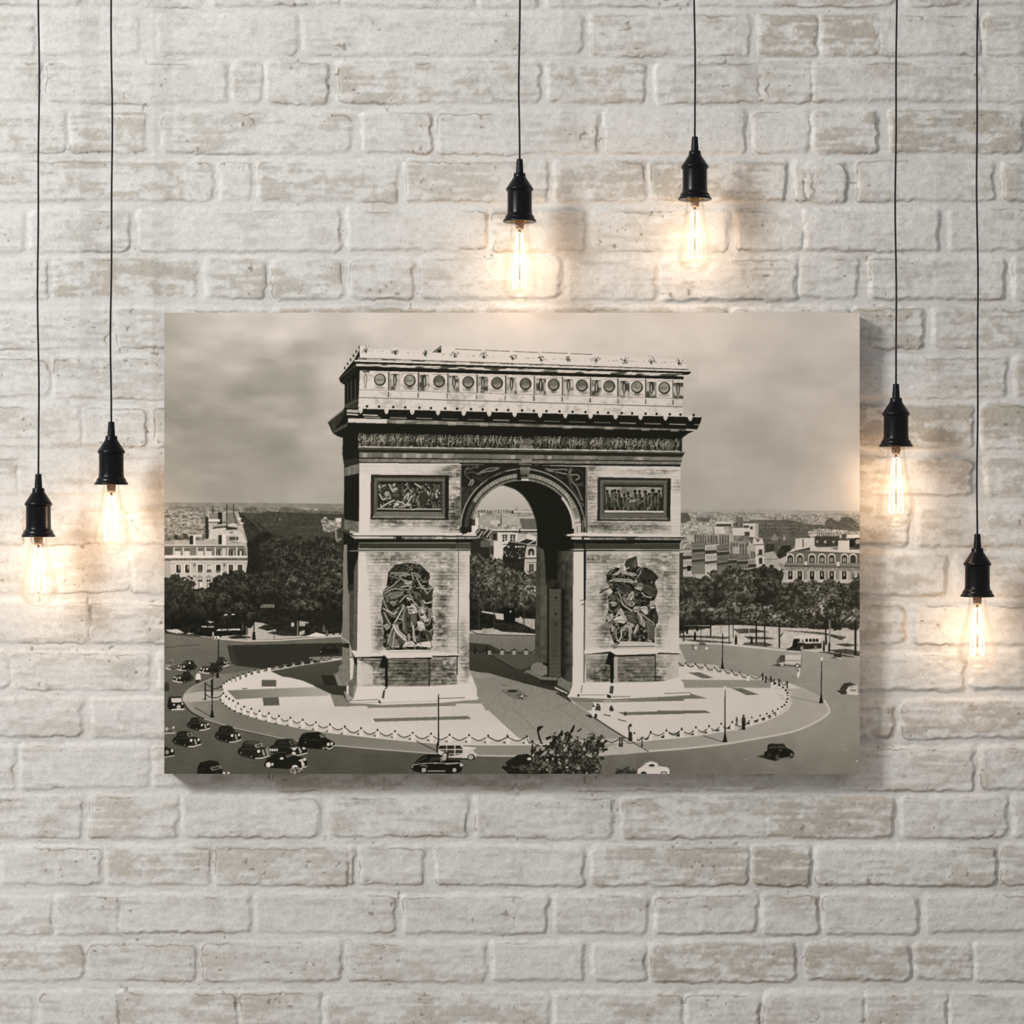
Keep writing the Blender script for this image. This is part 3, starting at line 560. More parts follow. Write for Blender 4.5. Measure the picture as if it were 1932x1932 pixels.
    heads = [407, 690, 975, 1257, 1535, 1810, 1810 + 275, 2350 - 5, 2620 - 4, 2880 + 8, 3145, 3405]
    hy = [97, 112, 128, 142, 152, 163, 178 - 4, 180, 188, 196, 206, 212]
    for x, y in zip(heads, hy):
        El(x, y, 36, 34, 205); 
        for k in range(26): px, py = rnd.normal(0, 17), rnd.normal(4, 17); R(x + px, y + py, x + px + 9, y + py + 7, 40, .85)
        R(x - 4, y + 8, x + 8, y + 36, 32)
        for k in range(5): px = rnd.uniform(40, 230); R(x + px, y + 15, x + px + 8, y + 22, 70, .6)
    # cornice of attic: each band follows two lines
    def band(xa, ya0, ya1, xb, yb0, yb1, v): F([xa,ya0, xb,yb0, xb,yb1, xa,ya1], v)
    band(330, 178, 202, 3510, 292, 305, tx(150, 40, 4)); band(330, 183, 192, 3500, 289, 296, 30)
    for k in range(11): a = 420 + k * 282; y = 186 + (a - 330) * .0357; Ln([a,y + 4, a + 140,y + 9], 1.6, 200)
    band(300, 200, 216, 3525, 303, 318, 205); band(318, 216, 238, 3525, 314, 342, BLK); band(316, 236, 262, 3500, 333, 362, lambda X, Y, sl: 196 - 130 * np.clip((NH[sl] - .55) * 4, 0, 1)); band(318, 260, 300, 3455, 360, 388, BLK)
    F([3525,303, 3530,318, 3500,345, 3490,365, 3450,388, 3430,400, 3600,420, 3600,290], lambda X, Y, sl: sk[sl]); 
    F([3440,318, 3523,318, 3490,345, 3440,342], BLK)
    # attic wall with shields
    F([350,302, 3420,390, 3432,520, 3445,740, 335,655, 345,480], lambda X, Y, sl: 203 - 34 * np.clip((NZ[20][sl] * .35 + NZ[8][sl] * .35 + NH2[sl] * .3 - .52) * 4, 0, 1) + 5 * (NZ[2][sl] - .5))
    sh = [545, 830, 1112, 1391, 1667, 1940, 2210, 2480, 2742, 3008, 3270]
    for i, x in enumerate(sh):
        y = 390 + (x - 545) * .0292
        R(x + 78, y - 75, x + 88, y + 100, 32 if i < 10 else 60); R(x - 66, y - 70, x + 76, y - 64, 110, .6)
        for k in range(16): R(x + rnd.uniform(-70, 66), y + rnd.uniform(50, 90), x + rnd.uniform(-60, 74), y + rnd.uniform(52, 94), 120, .16)
        if i in (1, 3, 5, 6, 9): El(x, y + 66, 26, 14, 90, .7)
        El(x, y, 57, 59, 38); El(x - 2, y - 3, 46, 48, lambda X, Y, sl: 92 + 40 * (NZ[8][sl] - .5) + (45 if i in (0, 9, 10, 1) else 5)); El(x + 2, y + 18, 36, 24, 165, .55); El(x - 4, y + 4, 30, 8, 75, .6)
    pl = [405, 688, 970, 1253, 1530, 1805, 2085, 2352, 2620, 2885, 3145, 3402]
    for i, x in enumerate(pl):
        y = 392 + (x - 405) * .031
        if i: R(x - 48, y - 82, x + 50, y - 66, 196); R(x - 48, y - 66, x + 50, y + 88, lambda X, Y, sl: 178 - 110 * np.clip((NZ[8][sl] - .42) * 2.6, 0, 1)); R(x - 36, y - 64, x + 36, y - 56, 60); Ln([x - 48, y - 82, x - 48, y + 88], .8, 120)
        else: R(x - 30, y - 85, x + 40, y - 72, 40)
        El(x, y - 8, 17, 60, 30 if i else 120); El(x, y - 2, 7, 44, 165 if i else 196); El(x, y + 66, 9, 16, 90); El(x, y + 66, 5, 10, 170)
    y0a = lambda x: 486 + (x - 345) * .0285
    Ln([345,486, 3430,572], 1.2, 120, .8); Ln([340,560, 3440,650], 1.6, 70, .8)
    for x in (625, 910, 1190, 1470, 1745, 2020, 2290, 2560, 2825, 3090, 3352): R(x - 4, y0a(x) + 14, x + 5, y0a(x) + 62, 55)
    for k in range(28): x = rnd.uniform(400, 3400); Ln([x, y0a(x) + rnd.uniform(10, 130), x + rnd.uniform(10, 70), y0a(x) + rnd.uniform(10, 130)], .8, 150, .35)
    # main cornice
    F([45,800, 60,780, 210,660, 340,655, 3630,745, 3620,790, 3580,880, 3500,905, 3440,955, 3440,1000, 330,1000, 330,900, 200,830], BLK)
    F([45,800, 205,665, 205,720, 90,900, 90,870], tx(48, 12, 4)); Ln([50,795, 190,685], 1.6, 150, .7); F([95,890, 235,800, 235,835, 100,905], 70); Ln([205,655, 350,658], 2, 60)
    F([225,675, 335,680, 335,708, 225,702], 170); Ln([230,720, 330,727], 2.2, 205); Ln([385,727, 520,733], 2, 200)
    band(345, 655, 668, 3625, 742, 750, 200)
    for i in range(14):
        x = 358 + i * 249 - i * i * .45; y = 690 + i * 5.6
        if x > 3520: break
        R(x - 20, y - 28, x + 20, y + 6, 200); El(x, y + 8, 15, 16, 190)
        Ln([x + 40, y + 58, x + 190, y + 63], 1.8, rnd.choice([150, 180, 110, 60]), .8)
    dx = [420, 535, 672, 787, 922, 1033, 1170, 1284, 1417, 1529, 1663, 1774, 1907, 2020 - 111 + 2 * 0 + 110, 2152 - 12, 2266, 2400 - 10, 2520 - 6, 2620 + 12, 2732, 2860 + 2, 2962, 3090, 3196, 3322, 3425, 3552]
    for x in dx: El(x, 646 + (x - 420) * .0262, 12, 13, 22)
    F([240,760, 610,768, 610,810, 240,800], 196); band(610, 768, 806, 3580, 868, 882, lambda X, Y, sl: 118 + 60 * (NH[sl] - .5) + 40 * (NZ[8][sl] - .5))
    for x in (700, 1195, 1500, 2300, 2700, 3050, 3330): R(x, 775 + (x - 610) * .033, x + 80, 812 + (x - 610) * .028, 168, .6)
    band(3480, 860, 878, 3590, 868, 880, 180)
    F([3630,745, 3620,790, 3590,870, 3500,905, 3440,950, 3800,950, 3800,740], lambda X, Y, sl: sk[sl])
    # frieze of figures
    F([340,905, 3435,970, 3435,1080, 335,1030], 26)
    F([345,930, 3430,990, 3430,1078, 340,1030], lambda X, Y, sl: 24 + 120 * np.clip((NZ[2][sl] * .6 + NZ[4][sl] * .4 - .48) * 3, 0, 1))
    for k in range(230):
        x = 345 + k * 13.4 + rnd.uniform(-5, 5); y = 912 + (x - 340) * .0165 + rnd.uniform(-6, 16); h = 100 - (x - 340) * .004
        if 1880 < x < 2010 and rnd.rand() < .7: continue
        b = rnd.choice([70, 95, 120, 155]); l1, l2 = rnd.uniform(-18, 18), rnd.uniform(-20, 20); s_ = rnd.choice([-1, 1])
        El(x, y, 6, 6.5, b)
        C([x - 5, y + 14, x + l1, y + h * .4, x + l1 * .5 + 4, y + h * .65], rnd.uniform(1.2, 2.2), b)
        C([x + l1 * .5, y + h * .55, x + l2, y + h * .78, x + l2 * .7, y + h * .96], rnd.uniform(.9, 1.5), b * .85)
        if rnd.rand() < .55: C([x, y + 20, x + s_ * 12, y + 34, x + s_ * 20, y + rnd.uniform(14, 56)], 1.2, b)
        if rnd.rand() < .5: C([x + 8, y + 26, x + 9 + l1, y + h * .6, x + 6, y + h * .92], 1.5, 22)
        if rnd.rand() < .2: Ln([x - 12, y + 60, x + 22, y + rnd.uniform(10, 40)], .9, 170)
    El(1940, 985, 80, 32, 120, .6); F([1880,1015, 2010,1020, 2010,1055, 1880,1050], 150, .7)
    band(335, 1026, 1040, 3435, 1072, 1082, lambda X, Y, sl: 175 + 40 * (NZ[4][sl] - .5)); band(335, 1040, 1086, 3465, 1086, 1134, 34); band(335, 1048, 1056, 3465, 1092, 1098, 90)
    band(345, 1086, 1135, 3440, 1132, 1168, lambda X, Y, sl: 112 + 34 * (np.modf(np.abs(np.sin(np.floor(X / 19.) * 12.9898) * 43758.5))[0] - .5) + 14 * (NZ[4][sl] - .5))
    for x in (380, 580, 760, 890, 1000, 1150, 1800, 2150, 3020): R(x, 1092 + (x - 345) * .0149, x + 42, 1134 + (x - 345) * .0115, 168, .7)
    band(345, 1135, 1148, 3440, 1166, 1178, BLK); band(345, 1146, 1180, 3430, 1176, 1205, tx(118, 18, 4)); band(345, 1178, 1192, 3425, 1202, 1222, BLK); band(1900, 1150, 1180, 2000, 1152, 1180, 130)
    F([3470,1085, 3440,1135, 3430,1225, 3415,1235, 3415,1424, 3600,1424, 3600,960, 3445,960, 3440,1075], lambda X, Y, sl: sk[sl])
    R(3425, 960, 3440, 1080, 30)
    # upper storey
    T(630, 860, .13975)                                             # tile D
    stL = stone(WHT, 6.2, 1., ((870,920,26,60,.55),(800,980,70,12,.75),(860,995,30,10,.8),(730,985,40,10,.8),(715,870,60,6,.2),(860,890,24,14,.7),(868,960,22,40,.9),(835,893,30,8,.35)))
    F([345,100, 1720,115, 1720,1040, 340,1070], stL); F([345,100, 1700,105, 1700,122, 345,118], 205)
    F([345,240, 490,240, 490,1050, 345,1060], 205)
    F([500,255, 1555,262, 1550,860, 495,850], 40); F([545,298, 1500,298, 1500,840, 540,835], tx(88, 14, 4)); F([575,325, 1475,335, 1470,790, 575,800], 68); Ln([575,325, 1475,333], 1.4, 120); F([600,350, 1450,355, 1448,750, 595,750], 26)
    F([585,755, 1450,760, 1490,830, 530,815], tx(105, 10)); F([525,815, 1530,820, 1525,845, 520,838], tx(128, 16, 4)); Ln([495,852, 1550,860], 1.6, 20); F([1500,290, 1555,270, 1550,855, 1500,840], 28)
    def carve(x0, y0, x1, y1, n, seed, an0=None, L0=50, b1=185):
        r = np.random.RandomState(seed)
        for k in range(n):
            x = r.uniform(x0, x1); y = r.uniform(y0, y1); L = r.uniform(.5, 1.1) * L0; an = r.uniform(0, 6.28) if an0 is None else an0 + r.normal(0, .4)
            p = np.array([x, y, x + L * .5 * np.cos(an) + r.normal(0, 8), y + L * .5 * np.sin(an) + r.normal(0, 8), x + L * np.cos(an), y + L * np.sin(an)])
            p[0::2] = np.clip(p[0::2], x0, x1); p[1::2] = np.clip(p[1::2], y0, y1)
            Lb(p, r.uniform(1.6, 4.), r.choice([60, 90, 120, 150, b1]))
            if r.rand() < .3: El(x, y, r.uniform(9, 16), r.uniform(10, 17), r.choice([60, 120, 165])); El(x + 5, y + 7, 9, 10, 30)
    def relief(x0, y0, x1, y1, n, sc, seed, tall=False):
        r = np.random.RandomState(seed)
        for k in range(n):
            x = r.uniform(x0, x1); y = r.uniform(y0, y1); b = r.choice([80, 110, 150, 175, 190]); L = r.uniform(.4, 1) * sc; an = r.uniform(0, 6.28) if not tall else 1.57 + r.normal(0, .3)
            cxp = [x, y, x + L * .5 * np.cos(an) + r.normal(0, L * .2), y + L * .5 * np.sin(an), x + L * np.cos(an), y + L * np.sin(an)]
            cxp[0::2] = np.clip(cxp[0::2], x0, x1); cxp[1::2] = np.clip(cxp[1::2], y0, y1)
            C(cxp, r.uniform(1.6, 3.2), b * .42); C(cxp, r.uniform(.6, 1.2), b * .85)
            if r.rand() < .4: El(x, y, sc * .14, sc * .16, b); El(x + 4, y + 6, sc * .1, sc * .1, 45)
            if r.rand() < .4: El(r.uniform(x0, x1), r.uniform(y0, y1), sc * .22, sc * .3, 30)
    F([605,380, 1440,385, 1440,720, 600,715], lambda X, Y, sl: 30 + 80 * np.clip((NZ[4][sl] * .7 + NZ[2][sl] * .3 - .5) * 3.4, 0, 1))
    relief(612, 370, 1435, 730, 40, 60, 3); carve(615, 385, 1000, 700, 60, 5); carve(1000, 385, 1430, 560, 46, 6, 1.2); carve(1020, 540, 1430, 710, 22, 8, 1.57, 90, 110)
    for p in ([620,520, 660,590, 700,580, 760,520],[760,400, 790,470, 850,520],[950,580, 1010,510, 1000,590],[1000,640, 1060,540],[640,700, 720,650, 820,600],[860,620, 940,640, 960,690],[1100,380, 1180,430]): Lb(p, 2.8, 180)
    El(716, 520, 40, 44, 60); El(716, 514, 34, 36, 148); El(850, 545, 80, 55, 46); El(840, 530, 50, 22, 78); El(850, 655, 34, 22, 185); El(1210, 580, 60, 90, 48); El(1000, 660, 40, 18, 170); Ln([595,715, 1090,725], 2.6, 185, .8); Ln([1090,720, 1440,722], 2.6, 165); Ln([595,742, 1448,748], 2.4, 20)
    # spandrels and archivolt (tile E)
    T(860, 860, .13975)
    F([60,190, 90,190, 80,1000, 55,1000], 90); Ln([66,200, 62,990], 1.6, 130, .7)
    cx0, cy0 = 905, 985                                             # arch centre
    def arcp(rx, ry, a0, a1, n=40, dx=0): 
        t = np.radians(np.linspace(a0, a1, n)); return np.stack([cx0 + dx + rx * np.cos(t), cy0 - ry * np.sin(t)], 1)
    def ringp(r1, r2, a0, a1, v, dx=0):
        F(np.vstack([arcp(*r1, a0, a1, 60, dx), arcp(*r2, a1, a0, 60, dx)]).ravel(), v)
    F(np.vstack([[[75,125],[850,120],[1745,150],[1745,1040]], arcp(700, 660, -4, 184, 80), [[75,1040]]]).ravel(), 30)
    F([75,420, 330,420, 120,700, 75,760], tx(46, 14, 4))
    ringp((850, 815), (690, 655), -4, 184, 30)
    Ln(arcp(838, 806, 2, 178, 80).ravel(), 2.6, 132)
    ringp((790, 745), (735, 690), 3, 85, tx(142, 14, 4)); ringp((790, 745), (735, 690), 96, 150, tx(138, 14, 4)); ringp((790, 745), (735, 690), 150, 178, tx(64, 14, 4)); ringp((722, 675), (690, 648), 3, 84, tx(118, 22, 4)); ringp((722, 675), (690, 648), 96, 168, tx(112, 22, 4))
    for k in range(54):
        a = 3 + k * 3.25
        if 85 < a < 96: continue
        p, q = arcp(792, 747, a, a, 1)[0], arcp(692, 650, a, a, 1)[0]; Ln([*p, *q], .8, 60, .8)
    Ln(arcp(728, 682, 2, 178, 80).ravel(), 1.6, 26); ringp((830, 796), (800, 762), 4, 176, 26)
    Ln(arcp(845, 812, 120, 172, 40).ravel(), 1.2, 150, .7)
    # keystone
    F([850,105, 1025,115, 1025,128, 850,122], 110); F([865,155, 1010,155, 1000,215, 985,260, 880,260, 870,215], lambda X, Y, sl: 118 - 2.2 * (Y - 882) + 20 * (NZ[4][sl] - .5)); F([825,180, 865,180, 875,300, 825,330], 24); F([1000,190, 985,330, 990,250], 24); F([870,285, 985,285, 975,312, 890,312], 105); F([885,316, 980,316, 985,337, 892,337], 212)
    # winged figures
    for p, w, v in (([120,230, 150,170, 190,170], 3, 120), ([140,240, 230,225, 290,240, 330,260], 6, 75), ([290,250, 420,215, 500,205, 590,170], 3.4, 150), ([330,225, 440,175, 580,165], 2.6, 165), ([150,190, 250,160, 300,150], 3, 105), ([120,250, 200,330], 1.6, 150), ([180,400, 220,330, 240,345, 215,400], 4, 165), ([90,560, 200,440, 320,400], 2, 70), ([240,290, 330,330, 380,340], 5, 60), ([300,300, 380,300, 420,270], 3, 70), ([420,330, 560,240, 680,215], 2.4, 80),
                    ([1210,180, 1330,190, 1480,185, 1500,200], 3.4, 150), ([1240,200, 1400,230, 1500,250], 3, 170), ([1330,215, 1400,290, 1450,300], 2.4, 75), ([1540,190, 1560,185], 7, 90), ([1540,230, 1550,300, 1570,340], 8, 115), ([1560,260, 1640,260, 1670,300, 1620,330], 3, 165), ([1510,260, 1530,320, 1550,390], 4, 90), ([1570,350, 1640,430, 1690,560, 1710,600], 5.5, 120), ([1550,400, 1620,520, 1680,620], 3, 90), ([1600,210, 1660,190, 1710,240, 1730,280], 5, 55), ([1640,400, 1730,405], 1.4, 130), ([1680,640, 1720,660, 1700,690], 3, 120), ([1690,740, 1720,820], 2, 110), ([1640,370, 1660,390, 1720,370], 2, 110)): Lb(p, w * .7, v * .85)
    El(1555, 180, 30, 22, 70); El(1545, 205, 20, 14, 110); El(290, 155, 18, 12, 100)
    F([1745,155, 1775,155, 1775,1040, 1745,1040], 26); Ln([1760,165, 1756,1020], 2, 132); R(1725, 160, 1742, 640, 24)
    for y in range(880, 1050, 20): El(1716, y, 12, 8, 150); El(1718, y + 2, 6, 5, 30)
    # soffit: dark vault with the far opening
    F(np.vstack([arcp(690, 648, 0, 118, 60), [[640,398], [700,412], [800,455], [900,530], [980,630], [1030,730], [1065,830], [1090,940], [1100,1080], [1100,1250], [1090,1900], [1600,1900]]]).ravel(), BLK)
    ringp((690, 660), (655, 640), 0, 40, 190, 12); F([1595,990, 1600,880, 1560,760, 1620,700, 1680,830, 1690,1050, 1590,1060], lambda X, Y, sl: np.clip(120 + (Y - 970) * 1.6, 100, 200)); Ln([1490,520, 1560,680, 1600,850, 1610,1000], 2, 190, .8); F([1610,860, 1660,840, 1690,960, 1690,1050, 1620,1050], tx(185, 10)); Ln([1610,910, 1700,890], 1.2, 40); R(1635, 950, 1645, 1040, 60, .7)
    C([640,400, 800,455, 920,550, 1010,690, 1060,820, 1090,940], 1.6, 80, .7)
    # right upper storey (tile F)
    T(1070, 860, .13975)
    stR = stone(WHT, 6.2, 1., ((1110,920,16,60,.75),(1190,995,70,10,.95),(1120,880,20,10,.6),(1230,890,50,6,.6),(1278,915,8,14,.5),(1130,990,30,14,.8)))
    F([285,140, 1530,150, 1530,1090, 270,1060], stR); F([1405,240, 1525,200, 1525,1080, 1405,1060], stone(204, 6.2, 1, ((1278,918,8,10,.7),)))
    F([410,288, 1400,305, 1390,875, 405,870], 42); F([455,335, 1355,340, 1345,860, 445,845], tx(82, 8, 4)); F([1350,330, 1400,310, 1390,870, 1345,835], 28); Ln([458,340, 458,830], 2.4, 108); Ln([460,338, 1350,345], 1.8, 122); F([495,372, 1310,385, 1305,780, 490,775], 62); F([505,395, 1290,405, 1285,770, 500,760], 28)
    Ln([1320,390, 1318,820], 1.8, 118); F([500,780, 1310,785, 1345,830, 460,825], tx(95, 8)); F([455,835, 1350,838, 1370,862, 440,860], lambda X, Y, sl: 118 + 60 * (NH2[sl] - .5)); Ln([405,872, 1390,878], 1.6, 22)
    F([515,420, 1280,425, 1275,560, 515,560], lambda X, Y, sl: 140 + 50 * (NZ[8][sl] - .5)); F([760,420, 850,480, 840,520, 720,510, 730,460], 105)
    for x, y, w in ((540,480,1),(610,480,1.1),(645,470,1),(695,480,1),(770,530,1),(820,510,1),(915,480,1.2),(975,480,1),(1055,490,1.2),(1105,520,1),(1155,470,1.3),(1200,520,1.2),(1240,480,1)):
        El(x, y, 20 * w, 20 * w, 26); F([x - 28 * w,700, x - 24 * w,y + 40, x,y + 14, x + 26 * w,y + 40, x + 30 * w,700], tx(64, 26, 4)); C([x - 12,y + 40, x - 16,600, x - 8,700], 1.8, 112, .8); C([x + 14,y + 40, x + 10,620, x + 16,700], 1.2, 30)
    F([515,640, 1275,640, 1275,735, 515,735], 40, .5); F([760,640, 920,630, 920,720, 760,720], 86, .8); C([820,570, 880,600, 960,590], 2.4, 130); C([840,620, 920,610], 3, 150); C([940,660, 1000,620, 1040,600], 3, 100); C([1080,730, 1120,680, 1130,650], 1.4, 150); C([620,560, 680,620, 690,680], 2, 110)
    for x in range(530, 1270, 36): R(x, 690, x + 14, 735, rnd.choice([26, 90, 120]))
    F([500,735, 900,740, 1300,745, 1305,768, 510,765], tx(192, 10))
    # impost cornice
    T(630, 860, .13975)
    F([245,1050, 340,1040, 620,1030, 1900,1040, 1932,1075, 270,1075], WHT); F([245,1050, 270,1075, 1932,1080, 1932,1095, 275,1090], BLK); F([275,1088, 1915,1095, 1915,1125, 275,1122], lambda X, Y, sl: np.where((np.floor(X / 1.7) % 2 == 0) & (NZ[20][sl] > .42), 190, 150 * (NZ[20][sl] > .6) + 30)); R(335, 1092, 470, 1120, 196); R(1520, 1098, 1700, 1122, 180)
    F([135,1010, 280,1120, 1920,1125, 1850,1170, 340,1172, 330,1280, 180,1280, 130,1180], BLK); F([340,1172, 1840,1178, 1845,1255, 340,1250], tx(52, 8)); Ln([340,1176, 1840,1180], 1.4, 120); F([1700,1180, 1845,1180, 1845,1258, 1700,1255], tx(78, 10)); F([325,1252, 1845,1258, 1850,1270, 325,1266], 165); F([320,1266, 1850,1270, 1850,1282, 330,1280], BLK)
    F([145,850, 330,880, 335,1030, 135,990], tx(100, 18, 4)); F([140,280, 340,235, 340,890, 150,860, 135,800], BLK); F([60,1000, 245,1050, 270,1085, 90,1030], 30); Ln([70,1000, 240,1052], 1.2, 80); R(135, 1200, 178, 1574, 128)
    T(860, 860, .13975)
    F([0,1040, 260,1060, 290,1080, 0,1075], WHT); F([0,1078, 290,1080, 285,1098, 0,1095], BLK); F([0,1096, 270,1096, 260,1125, 0,1122], lambda X, Y, sl: np.where(np.floor(X / 1.7) % 2 == 0, 196, 60)); F([0,1125, 260,1128, 200,1175, 0,1172], BLK)
    F([0,1178, 190,1182, 195,1258, 0,1255], tx(68, 10)); F([0,1256, 205,1258, 205,1268, 0,1266], 165); F([0,1266, 205,1268, 200,1282, 0,1280], BLK); R(80, 960, 150, 1052, 28); El(100, 1050, 18, 10, 26)
    F([1470,1068, 1690,1052, 1710,1080, 1932,1090, 1932,1040, 1700,1035, 1700,1055], WHT); F([1470,1068, 1600,1060, 1720,1065, 1720,1085, 1550,1082], 200); F([1550,1085, 1932,1092, 1932,1100, 1560,1100], BLK); R(1555, 1100, 1685, 1128, 196); R(1725, 1104, 1800, 1130, 190); R(1800, 1104, 1932, 1130, tx(100, 40, 2))
    F([1560,1130, 1932,1135, 1932,1180, 1600,1180], BLK); F([1590,1180, 1932,1182, 1932,1260, 1590,1255], tx(48, 8)); F([1520,1262, 1932,1268, 1932,1280, 1590,1276], 165); F([1590,1276, 1932,1280, 1932,1290, 1590,1290], BLK); F([1695,1080, 1760,1080, 1755,1260, 1740,1600, 1730,1600, 1735,1300], BLK)
    T(1070, 860, .13975)
    F([0,1060, 220,1035, 1530,1080, 1610,1100, 0,1085], WHT); F([200,1085, 1610,1100, 1580,1112, 200,1104], BLK); F([220,1104, 1585,1112, 1540,1138, 220,1132], lambda X, Y, sl: np.where((np.floor(X / 1.8) % 2 == 0) & (NZ[20][sl] > .4), 175, 60)); R(225, 1104, 300, 1130, 190); F([200,1132, 1545,1138, 1520,1185, 200,1182], BLK); F([245,1184, 1520,1188, 1520,1262, 245,1260], tx(60, 8)); F([240,1262, 1525,1268, 1525,1276, 240,1270], 160); F([240,1270, 1525,1276, 1520,1288, 240,1286], BLK)
    # lower piers: left (tile H)
    T(630, 1040, .1553)
    F([120,0, 180,0, 200,480, 240,480, 230,1230, 190,1120, 90,1040, 105,900], 118); F([160,0, 300,0, 290,200, 245,400, 180,520, 165,250], BLK); F([165,400, 245,400, 240,500, 180,500], 38); F([115,0, 160,0, 165,480, 150,900, 110,900], tx(122, 8)); F([245,230, 295,60, 285,1260, 230,1220], tx(86, 8, 4)); F([190,480, 245,480, 232,1230, 190,1100], tx(66, 8, 4))
    F([85,1040, 190,1110, 200,1560, 210,1600, 170,1630, 60,1620, 10,1500, 60,1450, 60,1400, 100,1370, 105,1120], tx(116, 10, 4)); F([100,1120, 190,1115, 185,1180, 105,1160], 32); Ln([85,1040, 190,1110], 2, 165); F([0,1480, 60,1490, 60,1560, 170,1590, 170,1635, 50,1630], tx(126, 10, 4)); F([10,1500, 40,1620, 0,1560], 40)
    F([210,1200, 285,1280, 280,1640, 235,1790, 180,1740, 180,1590, 230,1540, 245,1350], tx(98, 10, 4)); F([240,1280, 285,1300, 280,1400, 250,1360], 30); F([210,1210, 270,1295, 280,1275, 230,1220], 150)
    stLL = stone(WHT, 6.35, 1.05, ((740,1050,60,14,.55),(815,1060,40,30,.4),(850,1085,14,40,.4),(835,1120,16,60,.7),(832,1190,14,40,1.),(715,1200,10,34,.85),(720,1150,14,50,.4),(735,1060,24,30,.35),(700,1110,20,60,.18),(860,1200,14,20,.4)))
    F([300,10, 1520,10, 1510,1290, 280,1290], stLL); F([300,10, 385,10, 430,500, 460,1270, 285,1280], 205, .85)
    F([1510,0, 1650,0, 1640,1600, 1510,1600], stone(206, 6.35, 1, ((878,1240,10,40,1.),(872,1195,6,30,.4),(870,1060,10,30,.25)))); Ln([1515,0, 1508,1240], 1.6, 90)
    F([285,1300, 1500,1280, 1500,1640, 285,1640], stone(198, 6.35, 1.2, ((720,1285,26,40,.9),(735,1250,30,8,.7),(840,1265,26,34,.75),(800,1270,60,30,.9),(680,1245,30,10,.8))))
    F([670,1320, 1165,1320, 1165,1640, 660,1640], stone(150, 6.35, 1.1, ((770,1265,50,40,.8),))); F([290,1310, 470,1400, 480,1620, 285,1620], 198, .7)
    F([600,1260, 660,1280, 655,1660, 620,1660, 620,1420, 550,1410, 580,1310], BLK); R(1150, 1310, 1168, 1640, 50); R(1490, 1270, 1506, 1500, 60)
    F([270,1285, 610,1275, 610,1300, 275,1298], BLK); F([210,1200, 560,1240, 610,1205, 680,1195, 1210,1225, 1520,1240, 1525,1268, 1190,1290, 640,1300, 620,1265, 265,1285], WHT); F([625,1285, 1190,1285, 1185,1310, 640,1312], BLK); F([640,1272, 1200,1272, 1195,1288, 645,1300], WHT); F([1190,1270, 1525,1265, 1515,1282, 1200,1285], BLK); Ln([680,1185, 1170,1190], 1.8, 40); Ln([680,1222, 1170,1220], 1, 120, .7)
    # base of left pier
    F([240,1640, 600,1635, 660,1655, 1165,1640, 1620,1605, 1690,1650, 1700,1720, 1765,1790, 1600,1810, 1300,1840, 580,1865, 170,1830, 120,1690, 235,1790], 207); F([120,1690, 180,1740, 240,1790, 190,1835, 165,1820], 150); F([130,1760, 185,1835, 170,1835], 60); F([235,1640, 290,1600, 280,1640, 240,1790, 230,1780], 130); F([600,1690, 625,1680, 610,1790, 580,1780], 70); F([540,1800, 575,1830, 570,1850, 545,1840], 22); Ln([190,1815, 540,1800], 1, 60); F([625,1660, 660,1640, 640,1670, 610,1670], 30)
    Ln([1280,1785, 1590,1778], 1.2, 60); Ln([570,1840, 1280,1815], .9, 150); Ln([165,1840, 540,1830], 1.2, 150)
    # left sculpture group
    T(630, 1040, .1553)
    F([660,260, 740,165, 890,140, 1050,160, 1120,230, 1165,270, 1150,400, 1210,440, 1195,600, 1190,780, 1240,800, 1200,880, 1210,1000, 1180,1110, 1200,1170, 1170,1190, 640,1200, 590,1130, 610,980, 590,900, 600,850, 570,720, 600,540, 600,480, 640,430], lambda X, Y, sl: 24 + 95 * np.clip((NZ[4][sl] * .6 + NZ[2][sl] * .4 - .46) * 3, 0, 1))
    def bulge(v, d=.5):                           # carved mass: its tone broken by small facets
        return lambda X, Y, sl: np.clip(v * (1.12 - d * .5 + d * (NZ[4][sl] * .6 + NZ[2][sl] * .4)) + 30 * (NZ[8][sl] - .5), 22, 208)
    for p, v in (([700,250, 900,250, 930,285, 860,310, 760,292, 690,275], 110), ([800,315, 860,350, 930,360, 960,380, 930,410, 870,395, 830,350], 150), ([600,490, 720,420, 830,370, 880,400, 900,440, 820,470, 720,470, 640,520], 64), ([620,560, 720,510, 840,480, 860,500, 760,560, 640,600], 88),
        ([960,262, 1010,268, 1055,320, 1030,335, 980,300], 130), ([960,480, 1010,500, 1030,580, 990,570], 90), ([1060,470, 1190,480, 1190,600, 1100,590], 44), ([690,730, 780,690, 800,740, 730,790, 650,770], 78), ([700,630, 755,608, 768,640, 722,670], 170),
        ([850,660, 900,690, 885,800, 920,960, 900,985, 845,980, 830,800], 100), ([895,652, 960,650, 1010,690, 1020,740, 990,750, 940,775, 910,740, 890,690], 190), ([920,760, 1000,750, 1000,880, 950,930, 915,900], 74), ([945,860, 975,880, 985,1000, 1000,1090, 975,1080, 955,960], 195), ([900,1000, 925,1000, 930,1080, 900,1080], 150),
        ([735,880, 775,890, 800,960, 870,1030, 885,1085, 840,1080, 770,1030, 740,960], 198), ([700,960, 740,980, 760,1060, 800,1150, 700,1170, 660,1130, 670,1050], 96), ([760,1000, 850,1090, 850,1130, 800,1120], 70), ([600,900, 660,890, 690,930, 640,960], 120),
